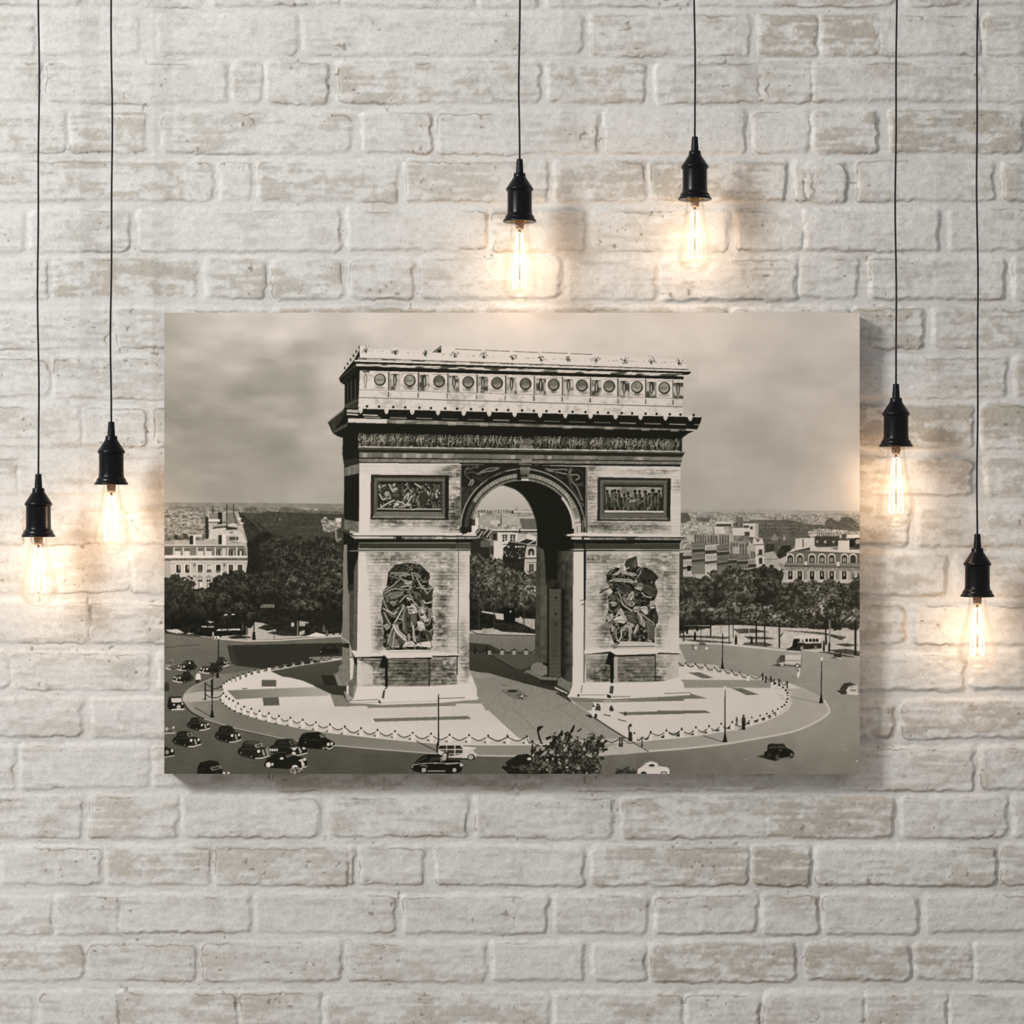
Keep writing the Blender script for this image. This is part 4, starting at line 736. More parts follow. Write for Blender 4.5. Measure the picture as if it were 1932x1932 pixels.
        ([1030,680, 1080,670, 1130,690, 1120,740, 1060,760], 150), ([1015,870, 1070,870, 1100,960, 1030,965], 190), ([1060,790, 1110,770, 1150,840, 1100,860], 186), ([1140,690, 1190,690, 1180,860, 1150,880], 100), ([1100,960, 1190,960, 1200,1080, 1130,1090], 80), ([1195,790, 1235,790, 1240,830, 1205,850], 175), ([590,730, 640,740, 660,880, 620,870], 70)): F(p, bulge(v))
    El(905, 605, 62, 62, 24); El(912, 602, 26, 36, 70); El(916, 580, 25, 17, 190); El(1020, 625, 24, 30, 66); El(1085, 628, 30, 36, 84); El(1092, 618, 16, 22, 170); El(730, 635, 34, 26, 110)
    for p, w, v in (([680,250, 760,200, 860,210, 900,250], 4, 62), ([700,215, 800,170, 880,190], 2.4, 58), ([950,200, 1040,180, 1110,230], 3, 66), ([980,240, 1080,220, 1150,270], 2.4, 60), ([1060,280, 1140,290, 1160,320], 4, 52),
        ([890,210, 960,170], 1.4, 170), ([900,235, 950,200], 1.4, 150), ([690,270, 800,265, 900,280], 4, 140), ([800,310, 870,280, 930,290], 3.4, 170), ([680,300, 780,330, 900,360, 930,400], 3, 130), ([800,320, 860,360, 920,370], 2.6, 175), ([960,270, 1010,280, 1050,320], 7, 125), ([945,260, 960,300, 965,340], 4, 165), ([920,380, 950,370, 930,400], 5, 175), ([600,490, 700,430, 800,350], 2.6, 175), ([610,520, 720,460, 840,470], 3, 175), ([640,560, 740,500, 840,500], 2.4, 150), ([700,580, 800,540, 850,490], 2.4, 165), ([610,550, 690,520, 760,560], 2.4, 150), ([820,440, 900,420, 930,440], 4, 170), ([860,470, 920,460, 940,430], 3, 170), ([940,400, 950,440, 920,490], 2.6, 150),
        ([1005,330, 1060,410, 1140,520], 3, 196), ([1010,450, 1070,430, 1100,420], 3, 165), ([1060,450, 1140,460, 1210,440], 3, 190), ([1140,510, 1180,470, 1200,450], 2, 170), ([960,490, 1000,540, 1010,580], 4, 110), ([1020,490, 1040,540, 1060,560], 2.6, 110), ([1060,580, 1130,580, 1190,570], 6, 58), 
        ([600,560, 620,640, 660,710, 720,760], 2.4, 190), ([610,700, 680,740, 740,760, 780,690], 4, 196), ([690,630, 750,620], 4, 170), ([650,640, 690,700, 740,700], 5, 46), ([740,720, 790,700, 800,680], 4, 110), ([800,620, 840,580, 880,540, 940,545, 960,600, 1010,650], 3, 185), ([890,570, 920,570], 5, 195), ([905,610, 920,640, 900,650], 4, 26), ([940,640, 990,650, 1030,680], 3, 190),
        ([850,660, 820,730, 770,820, 740,870], 4, 200), ([860,670, 850,800, 850,960], 5, 130), ([890,700, 880,820, 890,960], 6, 70), ([920,740, 920,860, 900,980], 4, 60), ([900,680, 940,690, 1000,720, 1010,740], 7, 190), ([905,700, 930,760, 960,700], 3, 200), ([920,690, 960,690], 2, 40), ([920,725, 940,730], 2, 30), ([950,870, 970,950, 975,1060, 1000,1100], 5, 190), ([1000,760, 1000,880, 960,880], 4, 90), ([780,820, 830,830, 840,850], 3, 195), 
        ([1010,590, 1040,640, 1030,660], 5, 50), ([1070,600, 1080,650], 5, 130), ([1090,600, 1120,630, 1190,620], 4, 190), ([1040,680, 1040,760, 1060,820], 4, 165), ([1090,660, 1110,710, 1130,690], 6, 140), ([1100,760, 1130,820, 1150,850], 4, 190), ([1060,800, 1100,830, 1140,850, 1160,820], 4, 196), ([1030,870, 1080,880, 1100,950], 9, 190), ([1030,920, 1050,960, 1080,950], 6, 175), ([1050,990, 1050,1080], 4, 70), ([1190,720, 1180,820, 1160,890], 2.4, 150), ([1200,800, 1230,800, 1240,830], 6, 196), ([1210,850, 1220,880], 4, 100), ([1170,980, 1200,950], 4, 160), ([1100,980, 1150,1000, 1180,1060], 6, 60),
        ([580,740, 620,830, 640,880], 4, 60), ([610,740, 650,820, 690,890], 3, 185), ([610,920, 640,890, 660,900, 680,920], 4, 180), ([740,880, 710,960, 680,1040, 660,1120], 6, 150), ([730,900, 770,980, 830,1040, 880,1085], 8, 196), ([760,900, 800,980, 870,1030], 4, 185), ([840,1030, 880,1050], 5, 190), ([740,980, 730,1080, 720,1160], 3.4, 185), ([700,980, 680,1080, 690,1130], 2.2, 160), ([770,1020, 810,1090, 850,1120], 3, 90), ([670,1100, 640,1140], 2, 150), ([740,1160, 790,1165], 3, 200), ([690,1150, 730,1180], 2.2, 190), ([900,1020, 920,1090], 4, 170), ([610,1060, 630,1100], 2.4, 130)): Lb(p, w * .62, v)
    F([830,1160, 870,1100, 960,1090, 1010,1160], tx(190, 10)); F([1000,1150, 1010,1110, 1170,1090, 1190,1170], 200); Ln([880,1160, 930,1115, 990,1160], 1, 110); Ln([1000,1100, 1060,1125], 1.4, 60); El(1040, 880, 20, 10, 205)
    # right pier (tile J)
    T(1060, 1030, .16043)
    F([-260,430, 0,430, 130,60, 130,1600, 60,1660, -120,1560, -230,1430], BLK)
    F([-50,60, 130,60, 125,1600, 0,1560, -60,1000], gx(34, 1050, 92, 1080, 14, 8)); 
    F([135,70, 260,70, 250,1610, 125,1600], 206); F([255,60, 285,60, 280,640, 255,640], BLK); Ln([268,640, 262,1260], 2, 50); F([285,640, 270,1260, 295,1260, 298,640], 190); Ln([215,640, 262,635], 1.2, 40); Ln([230,690, 262,686], 1.6, 30)
    stRR = stone(WHT, 6.35, 1., ((1130,1055,70,10,.75),(1240,1060,30,30,.35),(1140,1130,8,24,1.),(1142,1195,14,34,.95),(1242,1200,6,30,.8),(1255,1100,18,60,.5),(1150,1080,20,30,.5),(1120,1120,20,60,.35),(1250,1050,30,40,.3),(1265,1140,14,60,.4)))
    F([290,62, 1380,70, 1378,1225, 280,1240], stRR); F([1270,820, 1378,820, 1378,1220, 1200,1220], 204, .6)
    F([285,1275, 1370,1270, 1370,1600, 285,1600], stone(188, 6.35, 1.1, ((1140,1265,40,30,.8),(1240,1270,20,24,.8),(1200,1270,50,30,.9),(1135,1278,24,8,.9))))
    F([1240,1430, 1372,1290, 1372,1600, 1200,1600], 196, .5); F([650,1300, 1100,1290, 1095,1600, 655,1600], stone(150, 6.35, 1., ((1200,1270,40,30,.8),))); Ln([745,1338, 900,1338], 1.2, 200)
    F([560,1230, 650,1280, 610,1310, 605,1610, 570,1610, 565,1400, 510,1390, 540,1280], BLK); F([612,1310, 655,1300, 655,1605, 615,1605], 168); R(1092, 1290, 1104, 1590, 34)
    F([240,1250, 560,1240, 565,1265, 280,1275], BLK); F([280,1210, 570,1210, 640,1180, 1100,1165, 1110,1210, 1400,1230, 1395,1262, 1130,1258, 640,1285, 570,1240, 280,1272, 250,1250], 206); F([620,1282, 1110,1272, 1100,1292, 640,1300], BLK); F([1135,1252, 1395,1262, 1370,1275, 1120,1270], 40); Ln([650,1185, 1090,1178], 1.6, 50); Ln([660,1205, 1100,1195], 1, 140); F([250,1270, 285,1280, 262,1600, 250,1600], 150); Ln([268,1280, 262,1600], 1.4, 70)
    F([125,1600, 250,1608, 570,1600, 600,1660, 620,1620, 1200,1590, 1370,1540, 1430,1610, 1440,1680, 1500,1720, 1510,1750, 1230,1770, 580,1800, 60,1775, 0,1700, 90,1700], 208); F([60,1600, 125,1580, 125,1640, 95,1720, 0,1690, -120,1600, -60,1590], tx(110, 8, 4)); F([-130,1640, 0,1700, 60,1770, 50,1775, -20,1740], 40); Ln([-30,1680, 60,1720], 2, 195); F([570,1640, 612,1650, 600,1740, 555,1730], 70); F([530,1740, 578,1760, 575,1790, 530,1780], 24); F([185,1740, 205,1745, 205,1772, 185,1770], 22); Ln([240,1640, 225,1720], 1.6, 70, .8); Ln([200,1750, 520,1750], 1, 90); Ln([1205,1735, 1500,1722], 1.2, 80); Ln([590,1770, 800,1768], 1.2, 70)
    # right sculpture group
    F([520,340, 600,250, 720,260, 760,160, 880,115, 890,240, 960,250, 1060,270, 1140,370, 1090,430, 1130,540, 1080,660, 1100,700, 1130,860, 1090,980, 1090,1130, 1060,1150, 620,1160, 570,1030, 560,930, 510,900, 560,700, 540,600, 600,540, 530,430], lambda X, Y, sl: 24 + 105 * np.clip((NZ[4][sl] * .6 + NZ[2][sl] * .4 - .46) * 3, 0, 1))
    F([740,220, 770,160, 880,115, 885,185, 830,270], lambda X, Y, sl: 74 + 40 * (NZ[4][sl] - .5)); F([900,330, 960,265, 1060,290, 1140,370, 1080,415, 960,400], lambda X, Y, sl: 36 + 30 * (NZ[4][sl] - .5))
    for p, v in (([710,230, 750,240, 760,310, 870,320, 880,350, 800,345, 720,340, 700,290], 168), ([590,345, 690,275, 700,300, 640,345], 188), ([560,400, 700,380, 830,400, 820,425, 660,420, 560,435], 140), ([640,450, 800,470, 790,560, 700,540], 56), ([850,480, 950,490, 930,530, 870,510], 160), ([770,630, 810,560, 850,545, 860,640, 800,640], 176), ([940,440, 1090,450, 1120,520, 1080,600, 980,560], 54),
        ([930,720, 1000,715, 1020,770, 980,800, 940,760], 180), ([610,870, 640,830, 690,745, 720,760, 740,820, 770,880, 720,910, 640,890], 195), ([780,790, 860,800, 880,880, 860,930, 780,890], 84), ([770,885, 860,930, 840,945, 775,915], 165), ([770,920, 810,930, 822,1010, 812,1130, 795,1130, 788,1010], 172), ([880,920, 908,940, 890,1000, 862,1030, 845,1010], 180), ([760,930, 782,940, 722,1000, 695,990, 705,970], 185), ([700,990, 716,1000, 702,1060, 684,1112, 690,1050], 170),
        ([885,790, 940,790, 975,900, 980,960, 930,930, 900,880], 166), ([1000,850, 1090,950, 1080,1090, 1020,1110, 1000,960], 100), ([1090,740, 1125,830, 1125,900, 1095,930, 1060,880], 56), ([520,850, 560,800, 600,790, 600,860, 560,900], 150), ([580,930, 620,960, 610,1010, 585,1000], 160), ([560,580, 620,570, 640,640, 590,650], 66), ([700,600, 760,600, 800,680, 760,700], 110)): F(p, bulge(v))
    F([650,832, 692,775, 684,825], 28); El(605, 680, 46, 28, bulge(168)); El(570, 705, 22, 30, 54); El(820, 680, 36, 34, bulge(130)); El(880, 740, 42, 32, bulge(162)); El(960, 745, 34, 30, bulge(150)); El(1060, 702, 34, 36, bulge(172)); F([1038,650, 1105,655, 1098,672, 1040,668], 200)
    for x, y, v in ((825,425,172),(870,420,166),(905,455,120),(935,458,110)): El(x, y, 21, 22, bulge(v))
    for p, w, v in (([445,555, 500,520, 570,485], 2, 40), ([590,260, 620,270], 4, 180), ([610,340, 670,300, 690,270], 3.4, 190), ([700,230, 710,290, 720,330], 5, 180), ([740,300, 760,270, 790,260], 3.4, 190), ([740,330, 800,320, 860,330], 5, 165), ([880,300, 940,250, 1020,260, 1100,320, 1140,370], 2.4, 170), ([930,290, 920,330, 890,360], 2.4, 190), ([935,210, 960,200, 970,230], 5, 175), ([945,230, 950,250], 3, 200), ([560,420, 640,390, 740,400, 820,400], 4.4, 165), ([540,430, 620,420], 2.4, 80), ([640,440, 720,500, 760,560], 4, 60), ([700,440, 780,470, 800,500], 3, 90), ([810,420, 840,430], 6, 180), ([860,420, 880,430], 5, 170), ([860,490, 900,510, 940,490], 4.4, 180), ([890,450, 940,460], 4, 120), ([960,440, 1040,450, 1080,480], 5, 48), ([960,520, 1040,510, 1090,500], 3, 70), ([940,550, 980,590, 1050,610], 4, 175), ([1060,520, 1100,520], 5, 80), ([660,540, 690,590, 700,650], 3, 170), ([720,600, 760,580, 770,540], 2.4, 130), ([780,630, 820,560, 840,550, 840,610], 7, 160), ([830,630, 900,640, 940,640], 4, 90), ([580,570, 600,600, 630,630], 3, 120), ([600,670, 640,680], 7, 165), ([560,640, 560,700], 3, 60), ([700,650, 730,700, 790,740, 830,770], 4.4, 185), ([730,640, 770,660], 4, 150), ([800,660, 820,680], 7, 130), ([850,650, 900,680, 930,660], 3, 90), ([860,740, 900,740], 8, 160), ([930,730, 990,720, 1010,760], 6, 185), ([1000,740, 1010,790, 980,800], 5, 180), ([1040,660, 1090,650], 4, 200), ([1040,700, 1080,700], 7, 150), ([1090,740, 1120,820, 1120,900], 4, 52), ([1060,760, 1040,830], 6, 40),
        ([570,760, 600,780], 6, 110), ([530,830, 570,860, 550,890], 4, 190), ([540,790, 560,830], 3, 160), ([640,830, 680,760, 700,745, 710,800], 4, 196), ([620,870, 680,860, 740,870], 7, 200), ([690,800, 740,830, 760,880], 6, 180), ([620,880, 660,900], 3, 190), ([790,790, 840,800, 860,860], 8, 80), ([780,880, 840,900, 860,930], 4, 70), ([770,910, 800,920], 5, 150), ([900,790, 940,850, 940,920], 8, 165), ([890,810, 920,900], 4, 110), ([950,810, 1000,850, 1060,890, 1090,930], 3.4, 170), ([1000,910, 1010,1000, 1020,1100], 3, 120), ([1040,920, 1040,1000, 1040,1090], 4, 96), ([1070,950, 1070,1080], 2.4, 80), ([980,900, 985,980], 2, 100), ([580,940, 600,980, 590,1000], 4, 190), ([640,1000, 640,1070, 670,1120], 3, 190), ([760,930, 710,980, 700,1060, 680,1110], 4.6, 185), ([700,960, 740,970], 3, 160), ([780,930, 800,1000, 805,1060, 805,1130], 5.4, 170), ([890,930, 870,1000, 860,1030], 5.4, 180), ([870,1040, 880,1090], 3, 80), ([830,1030, 850,1080], 3, 60), ([960,1020, 990,1080, 1000,1120], 3, 50), ([520,900, 550,930], 2, 170), ([650,1110, 690,1130], 4, 200), ([770,1130, 790,1125], 3, 200), ([820,1140, 850,1135], 3, 190), ([1010,1110, 1060,1120], 3, 200), ([590,1040, 620,1090], 2, 120)): Lb(p, w * .6, v)
    for k in range(9): Ln([900 + k * 20, 400 - k * 2, 960 + k * 18, 290 + k * 10], .9, 72, .8); Ln([745 + k * 10, 215 - k * 3, 790 + k * 11, 150 - k * 3], .8, 40, .7)
    F([650,1170, 700,1120, 1060,1130, 1090,1160], tx(186, 10)); El(620, 1180, 44, 26, tx(110, 30, 4))
    # right edge of the pier and inner pier
    T(860, 940, .20706)
    F([735,430, 800,470, 840,770, 860,830, 830,1500, 720,1500], lambda X, Y, sl: 66 + 22 * (NZ[8][sl] - .5) + 12 * (X > 1020)); F([805,480, 870,500, 850,770, 820,760], 24); F([845,835, 970,840, 960,1630, 835,1620], tx(76, 6)); R(832, 800, 850, 1620, 22); F([815,770, 880,735, 940,745, 900,800, 850,830], 40); Ln([850,830, 965,835], 2, 110, .6); F([960,830, 1010,830, 975,1600, 955,1630], 24); F([1000,600, 1070,470, 1062,1680, 960,1640, 985,1000], lambda X, Y, sl: np.clip(40 + (X - 1065) * 2.6, 26, 100) + 26 * (NZ[8][sl] - .5)); F([870,1100, 945,1100, 930,1450, 870,1450], 60, .5)
    for y in range(860, 1600, 38): Ln([850,y, 965,y + 2], .7, 56)
    for y in (910, 1055, 1145): R(900, y - 10, 920, y + 10, 34)
    F([740,1490, 830,1530, 835,1600, 780,1620, 680,1570, 690,1520], tx(120, 8, 4)); F([640,1570, 690,1565, 780,1625, 830,1628, 930,1630, 920,1665, 780,1660, 620,1590], tx(112, 8, 4)); Ln([640,1590, 770,1655], 2, 30); F([930,1640, 960,1630, 1065,1690, 1040,1770, 925,1700], tx(112, 8, 4)); F([880,1710, 930,1700, 1040,1770, 1010,1810], 60); Ln([905,1725, 1010,1775], 2.4, 200); Ln([985,1770, 1040,1848], 2, 26); F([760,1650, 930,1660, 925,1700, 880,1712, 780,1690], 36)
    # flame slab
    F([420,1750, 560,1740, 660,1805, 630,1835, 560,1830], tx(112, 6)); El(515, 1755, 46, 12, 40); El(600, 1808, 46, 24, lambda X, Y, sl: 60 + 130 * np.clip((NZ[2][sl] - .35) * 2, 0, 1)); Ln([420,1750, 540,1830], 1, 60); Ln([560,1740, 662,1808], 1, 90); El(440, 1703, 30, 4, 90)

    # ---- chain posts
    T(0, 0, 1)
    for a, b, n_ in ((1, 16, 0), (16, 24, 0)): Ln(np.asarray(plz, np.float32).reshape(-1, 2)[a:b].ravel() + np.tile([1.5, -4.5], b - a), 7, 182, .75)
    Ln(np.asarray(plz, np.float32).reshape(-1, 2)[1:24].ravel(), 1.6, 206)
    def post(x, y, h, w, v=208): R(x - w / 2, y - h, x + w / 2, y, v); F([x - w * .26, y - h + 1, x - w * .1, y - h - w * .52, x + w * .1, y - h - w * .52, x + w * .26, y - h + 1], 22); R(x - w * .5, y - h * .9, x - w * .36, y, v * .86, .7)
    T(300, 1170, .18634)
    for x, y in ((1197,505),(1277,488),(1363,472),(1455,458),(1549,445),(1647,430),(1747,418)): post(x, y, 42, 32, 165)
    for a, b in zip(((1197,470),(1277,452),(1363,436),(1455,422),(1549,408),(1647,396)), ((1277,452),(1363,436),(1455,422),(1549,408),(1647,396),(1747,380))): C([*a, (a[0] + b[0]) / 2, (a[1] + b[1]) / 2 + 22, *b], 1.4, 26)
    L1 = ((1118,520,40),(1042,540,40),(972,555,42),(910,580,46),(852,600,48),(800,620,50),(757,635,44),(718,650,40),(688,668,40),(662,690,44))
    for x, y, h in L1: post(x, y, h, 34); R(x - 36, y - 20, x - 18, y - 6, 60)
    L2 = ((655,810,62),(682,850,70),(712,878,74),(752,905,82),(803,930,78),(865,955,70),(937,980,74),(1020,1000,72),(1114,1025,74),(1216,1050,72),(1332,1070,74),(1457,1090,74),(1590,1112,68),(1732,1132,68),(1883,1155,72))
    pv = None
    for x, y, h in L2:
        if pv: C([*pv, (pv[0] + x) / 2, (pv[1] + y - h) / 2 + 34, x, y - h], 1.5, 26)
        pv = (x, y - h)
    for x, y, h in L2: F([x - 54,y - 2, x - 20,y - 18, x - 18,y - 2], 30); post(x, y, h, 42)
    Ln([420 / 1, 0, 420, 0], .1, 0)
    for x, y in ((470,800),(535,775)): R(x - 7, y - 160, x + 7, y, 26); El(x, y - 165, 7, 10, 26)
    C([482,645, 550,690, 590,690, 640,660], 1.5, 30); C([470,745, 520,780, 600,780, 640,755], 1.5, 30); C([470,700, 500,715, 535,712], 1.5, 30); Ln([450,800, 480,800], 2, 40)
    T(600, 1240, .18634)
    L3 = ((437,792,66),(603,810,66),(780,825,68),(960,843,70),(1145,855,72),(1333,868,76),(1530,870,74),(1723,875,74),(1918,878,74))
    pv = (276, 712)
    for x, y, h in L3:
        if pv: C([*pv, (pv[0] + x) / 2, (pv[1] + y - h) / 2 + 44, x, y - h], 1.6, 26)
        pv = (x, y - h)
    for x, y, h in L3: F([x - 50,y - 20, x - 22,y - 24, x - 20,y - 4], 32); post(x, y, h, 44)
    T(900, 1240, .20186)
    for x, y, h in ((287,810,66),(465,812,66)): F([x - 48,y - 14, x - 20,y - 22, x - 18,y - 4], 32); post(x, y, h, 38)
    C([105,745, 195,778, 287,745], 1.6, 26); C([287,745, 375,780, 465,745], 1.6, 26); C([465,760, 490,800, 515,775], 1.5, 26); C([515,775, 550,815, 590,830], 1.5, 26); F([508,860, 511,770, 521,770, 526,860], 30); F([495,862, 535,862, 525,840], 40)
    for x in (1335, 1355): F([x - 10,838, x - 6,750, x + 4,750, x + 8,838], 28)
    F([1534,835, 1536,745, 1543,745, 1548,835], 28); C([1195,770, 1260,795, 1335,760], 1.6, 26); C([1360,765, 1420,800, 1470,790], 1.5, 30); C([1490,770, 1515,775, 1540,745], 1.6, 26); Ln([1335,750, 1410,755], 1.6, 28)
    for x, y, h in ((1470,785,70),(1622,770,66),(1770,752,64),(1912,738,64)): F([x - 56,y - 6, x - 20,y - 30, x - 18,y - 10], 32); post(x, y, h, 38)
    for a, b in (((1545,745),(1622,705)), ((1622,705),(1770,690)), ((1770,690),(1912,675))): C([*a, (a[0] + b[0]) / 2, max(a[1], b[1]) + 24, *b], 1.4, 28)
    T(1240, 1170, .20186)
    L4 = ((85,1105,66),(228,1092,66),(360,1078,68),(483,1062,66),(597,1042,66),(700,1020,60),(882,976,60),(960,950,52),(1022,930,50),(1078,905,50),(1125,880,44),(1163,850,40),(1188,822,30),(1207,790,24),(1216,755,20),(1216,720,20),(1212,700,20),(1200,675,20),(1173,655,26),(1142,635,26),(1103,615,26))
    pv = None
    for x, y, h in L4:
        if pv and y > 860: C([*pv, (pv[0] + x) / 2, max(pv[1], y - h) + 34, x, y - h], 1.5, 26)
        pv = (x, y - h)
    for x, y, h in L4:
        if y > 860: F([x - 60,y - 8, x - 22,y - 24, x - 18,y - 4], 34); post(x, y, h, 40 if y > 1000 else 34)
        else: El(x, y - h, 9, 11, 22); R(x - 9, y - h + 8, x + 9, y, 210)
    F([1060,590, 1085,585, 1090,640, 1060,640], 210); Ln([1150,720, 1210,755], .9, 130); Ln([1120,690, 1180,710], .9, 140)
    pv = None
    for x, y in ((200,440),(265,450),(357,458),(447,470),(535,492),(618,502),(695,522),(770,540),(845,566)):
        if pv: C([pv[0], pv[1] - 42, (pv[0] + x) / 2, (pv[1] + y) / 2 - 18, x, y - 42], 1.5, 30)
        if x > 210: post(x, y, 46, 30)
        pv = (x, y)
    for x, y, h in ((984,560,60),(1012,585,55),(1060,580,52),(1090,605,48),(1136,610,56),(1213,635,60)): R(x - 6, y - h, x + 6, y, 26); El(x, y - h, 7, 9, 26); F([x - 12,y, x + 12,y, x + 6,y - 10, x - 6,y - 10], 26)
    C([870,525, 930,545, 980,505], 1.2, 50); C([1012,530, 1040,560, 1060,535], 1.4, 30); C([1060,535, 1075,570, 1090,555], 1.4, 30); C([1140,560, 1180,605, 1213,580], 1.4, 40)

    # ---- street lamps
    def lamp(x, yt, yb, w=9, bt=26, head=True, xb=None):
        xb = x if xb is None else xb
        F([x - w * .4, yt, x + w * .4, yt, xb + w * .75, yb - 60, xb - w * .75, yb - 60], 24); F([xb - bt * .8, yb, xb - bt * .45, yb - 50, xb - w * .8, yb - 80, xb + w * .8, yb - 80, xb + bt * .45, yb - 50, xb + bt * .8, yb], 24); R(xb - bt * .8, yb - 12, xb + bt * .8, yb, 22)
        if head: El(x, yt - 16, 9, 18, 200)
    T(300, 1170, .18634)
    Ln([370,885, 520,970], 1.4, 45); lamp(548, 530, 985, 9, 28, False, 540); El(548, 482, 19, 26, 190); Ln([520,510, 548,535, 575,515], 1.8, 30)
    Ln([607,170, 602,440], 2.2, 32); F([540,160, 615,160, 618,190, 545,190], 200); R(548, 165, 562, 188, 60); R(578, 170, 590, 188, 70); F([540,120, 556,118, 560,160, 545,160], 170); F([575,583, 590,520, 600,520, 615,583], 24)
    T(600, 1240, .18634)
    Ln([1000,850, 1200,945], 1.5, 36); F([1214,395, 1226,395, 1228,860, 1214,860], 24); Ln([1209,420, 1209,850], 1, 200, .7); F([1206,975, 1196,905, 1210,850, 1228,850, 1226,905, 1232,975], 26); F([1205,365, 1238,365, 1230,395, 1214,395], 200); El(1221, 382, 8, 8, 60)
    T(1240, 1170, .20186)
    lamp(608, 125, 455, 7, 18, False); Ln([610,130, 608,420], 1.6, 30); lamp(632, 650, 1140, 9, 28); El(632, 622, 9, 9, 215); lamp(1535, 375, 775, 8, 24, True, 1530); R(1527, 345, 1545, 378, 210); Ln([430,1080, 610,1135], 1.2, 40); Ln([1240,715, 1510,770], 1, 110)

    # ---- cars
    def car(x0, y0, x1, y1, flip=False, body=24, open_=False, ws=95):
        w, h = x1 - x0, y1 - y0
        def q(p): 
            p = np.asarray(p, np.float32).reshape(-1, 2).copy()
            if flip: p[:, 0] = 1 - p[:, 0]
            p[:, 0] = x0 + p[:, 0] * w; p[:, 1] = y0 + p[:, 1] * h; return p.ravel()
        def e(u, v, ru, rv, c, a=1.): X = q([u, v]); El(X[0], X[1], ru * w, rv * h, c, a)
        F(q([-.04,.62, .05,.5, .6,1.0, .5,1.02, .1,.86]), 40, .7)
        F(q([0,.58, .03,.42, .12,.34, .17,.1, .3,.0, .6,.0, .68,.08, .77,.36, .93,.42, 1,.6, 1,.86, .62,1, .44,.98, .38,.9, .1,.78, .02,.72]), body)
        F(q([.5,.1, .66,.1, .74,.32, .56,.36]), ws if not open_ else 150); F(q([.53,.14, .64,.14, .7,.3, .58,.32]), ws * .55)
        F(q([.22,.14, .44,.12, .48,.34, .2,.34]), body + 14); Ln(q([.1,.44, .5,.46, .78,.42]), 1, body + 50, .8)
        e(.43, .86, .07, .13, 18); e(.43, .87, .035, .07, 90); e(.1, .66, .04, .12, 18); e(.1, .66, .022, .07, 110)
        e(.66, .58, .05, .085, 205); e(.92, .54, .045, .08, 200); F(q([.76,.5, .82,.48, .88,.78, .8,.84]), 120); Ln(q([.78,.5, .84,.82]), 1, 200); Ln(q([.82,.5, .88,.76]), 1, 60)
        Ln(q([.56,.96, .75,.95, 1,.82]), 2, 200); C(q([.3,.02, .5,-.01, .66,.06]), 1.1, body + 60, .7); e(.7, .82, .04, .06, 60)
    T(300, 1170, .18634)
    for b in ((68,405,185,500),): car(*b, flip=True, body=90)
    car(580, 370, 710, 470, body=30); car(190, 405, 385, 515, flip=True); F([300,440, 312,415, 325,440], 200); car(412, 430, 640, 540, flip=True, open_=True); car(145, 515, 350, 632, flip=True, ws=120)
    F([375,560, 390,535, 420,540, 428,600, 372,600], 208); F([370,600, 420,600, 400,640, 380,640], 40)
    F([55,630, 105,630, 105,720, 55,720], tx(50, 8, 4))
    F([85,860, 105,775, 225,770, 250,850, 262,905, 130,915, 95,890], 24); F([125,790, 228,785, 236,830, 132,832], 190); El(155, 856, 10, 10, 190); El(240, 845, 10, 10, 190); F([180,870, 205,850, 225,870, 215,900, 185,900], 170); Ln([135,905, 255,900], 2.6, 205)
    car(285, 980, 515, 1118); car(140, 1120, 425, 1285, open_=True); car(568, 1065, 832, 1240, ws=45)
    F([55,1075, 150,1070, 172,1110, 165,1145, 55,1150], tx(85, 30, 4)); El(80, 1100, 14, 18, 170); El(150, 1085, 10, 14, 190); Ln([60,1145, 165,1140], 2, 180)
    F([55,1270, 90,1290, 155,1310, 160,1370, 55,1385], 26); El(85, 1335, 18, 22, 130); El(135, 1320, 12, 16, 200); Ln([60,1385, 158,1370], 2.4, 150)
    F([388,1555, 392,1490, 420,1440, 520,1415, 600,1430, 640,1500, 650,1555], leaf(16, 40)); F([520,1490, 620,1465, 640,1500, 540,1525], 110); F([540,1495, 605,1480, 620,1500, 550,1512], 50); El(660, 1548, 14, 14, 200); El(706, 1548, 12, 14, 205)
    car(800, 1215, 1120, 1405, body=28); F([845,1240, 960,1215, 1045,1235, 965,1260], 66); F([965,1262, 1045,1240, 1055,1275, 985,1290], 150); F([985,1265, 1038,1250, 1042,1270, 995,1280], 60); F([1075,1300, 1110,1285, 1120,1360, 1095,1370], 130)
    car(1120, 1200, 1500, 1375); El(1365, 1352, 20, 22, 205); F([1330,1290, 1400,1280, 1420,1290, 1340,1300], 165)
    for x in range(1130, 1200, 22): El(x, 1312, 10, 14, 190)
    # sedan with white wall tyres
    F([1060,1470, 1100,1390, 1180,1335, 1300,1325, 1360,1360, 1480,1395, 1505,1430, 1495,1490, 1300,1505, 1090,1490], 22); F([1280,1370, 1330,1350, 1370,1365, 1300,1395], 80); El(1110, 1462, 25, 26, 208); El(1150, 1458, 12, 16, 190); El(1244, 1398, 20, 12, 205); El(1378, 1488, 32, 24, 200); F([1410,1420, 1450,1400, 1480,1470, 1450,1485, 1440,1430], 195); El(1475, 1408, 17, 15, 196); C([1110,1395, 1180,1345, 1290,1335], 1.2, 70); El(1390, 1520, 70, 34, lambda X, Y, sl: 60 + 130 * np.clip((NZ[2][sl] - .3) * 1.8, 0, 1)); Ln([1450,1492, 1495,1480], 2, 200)
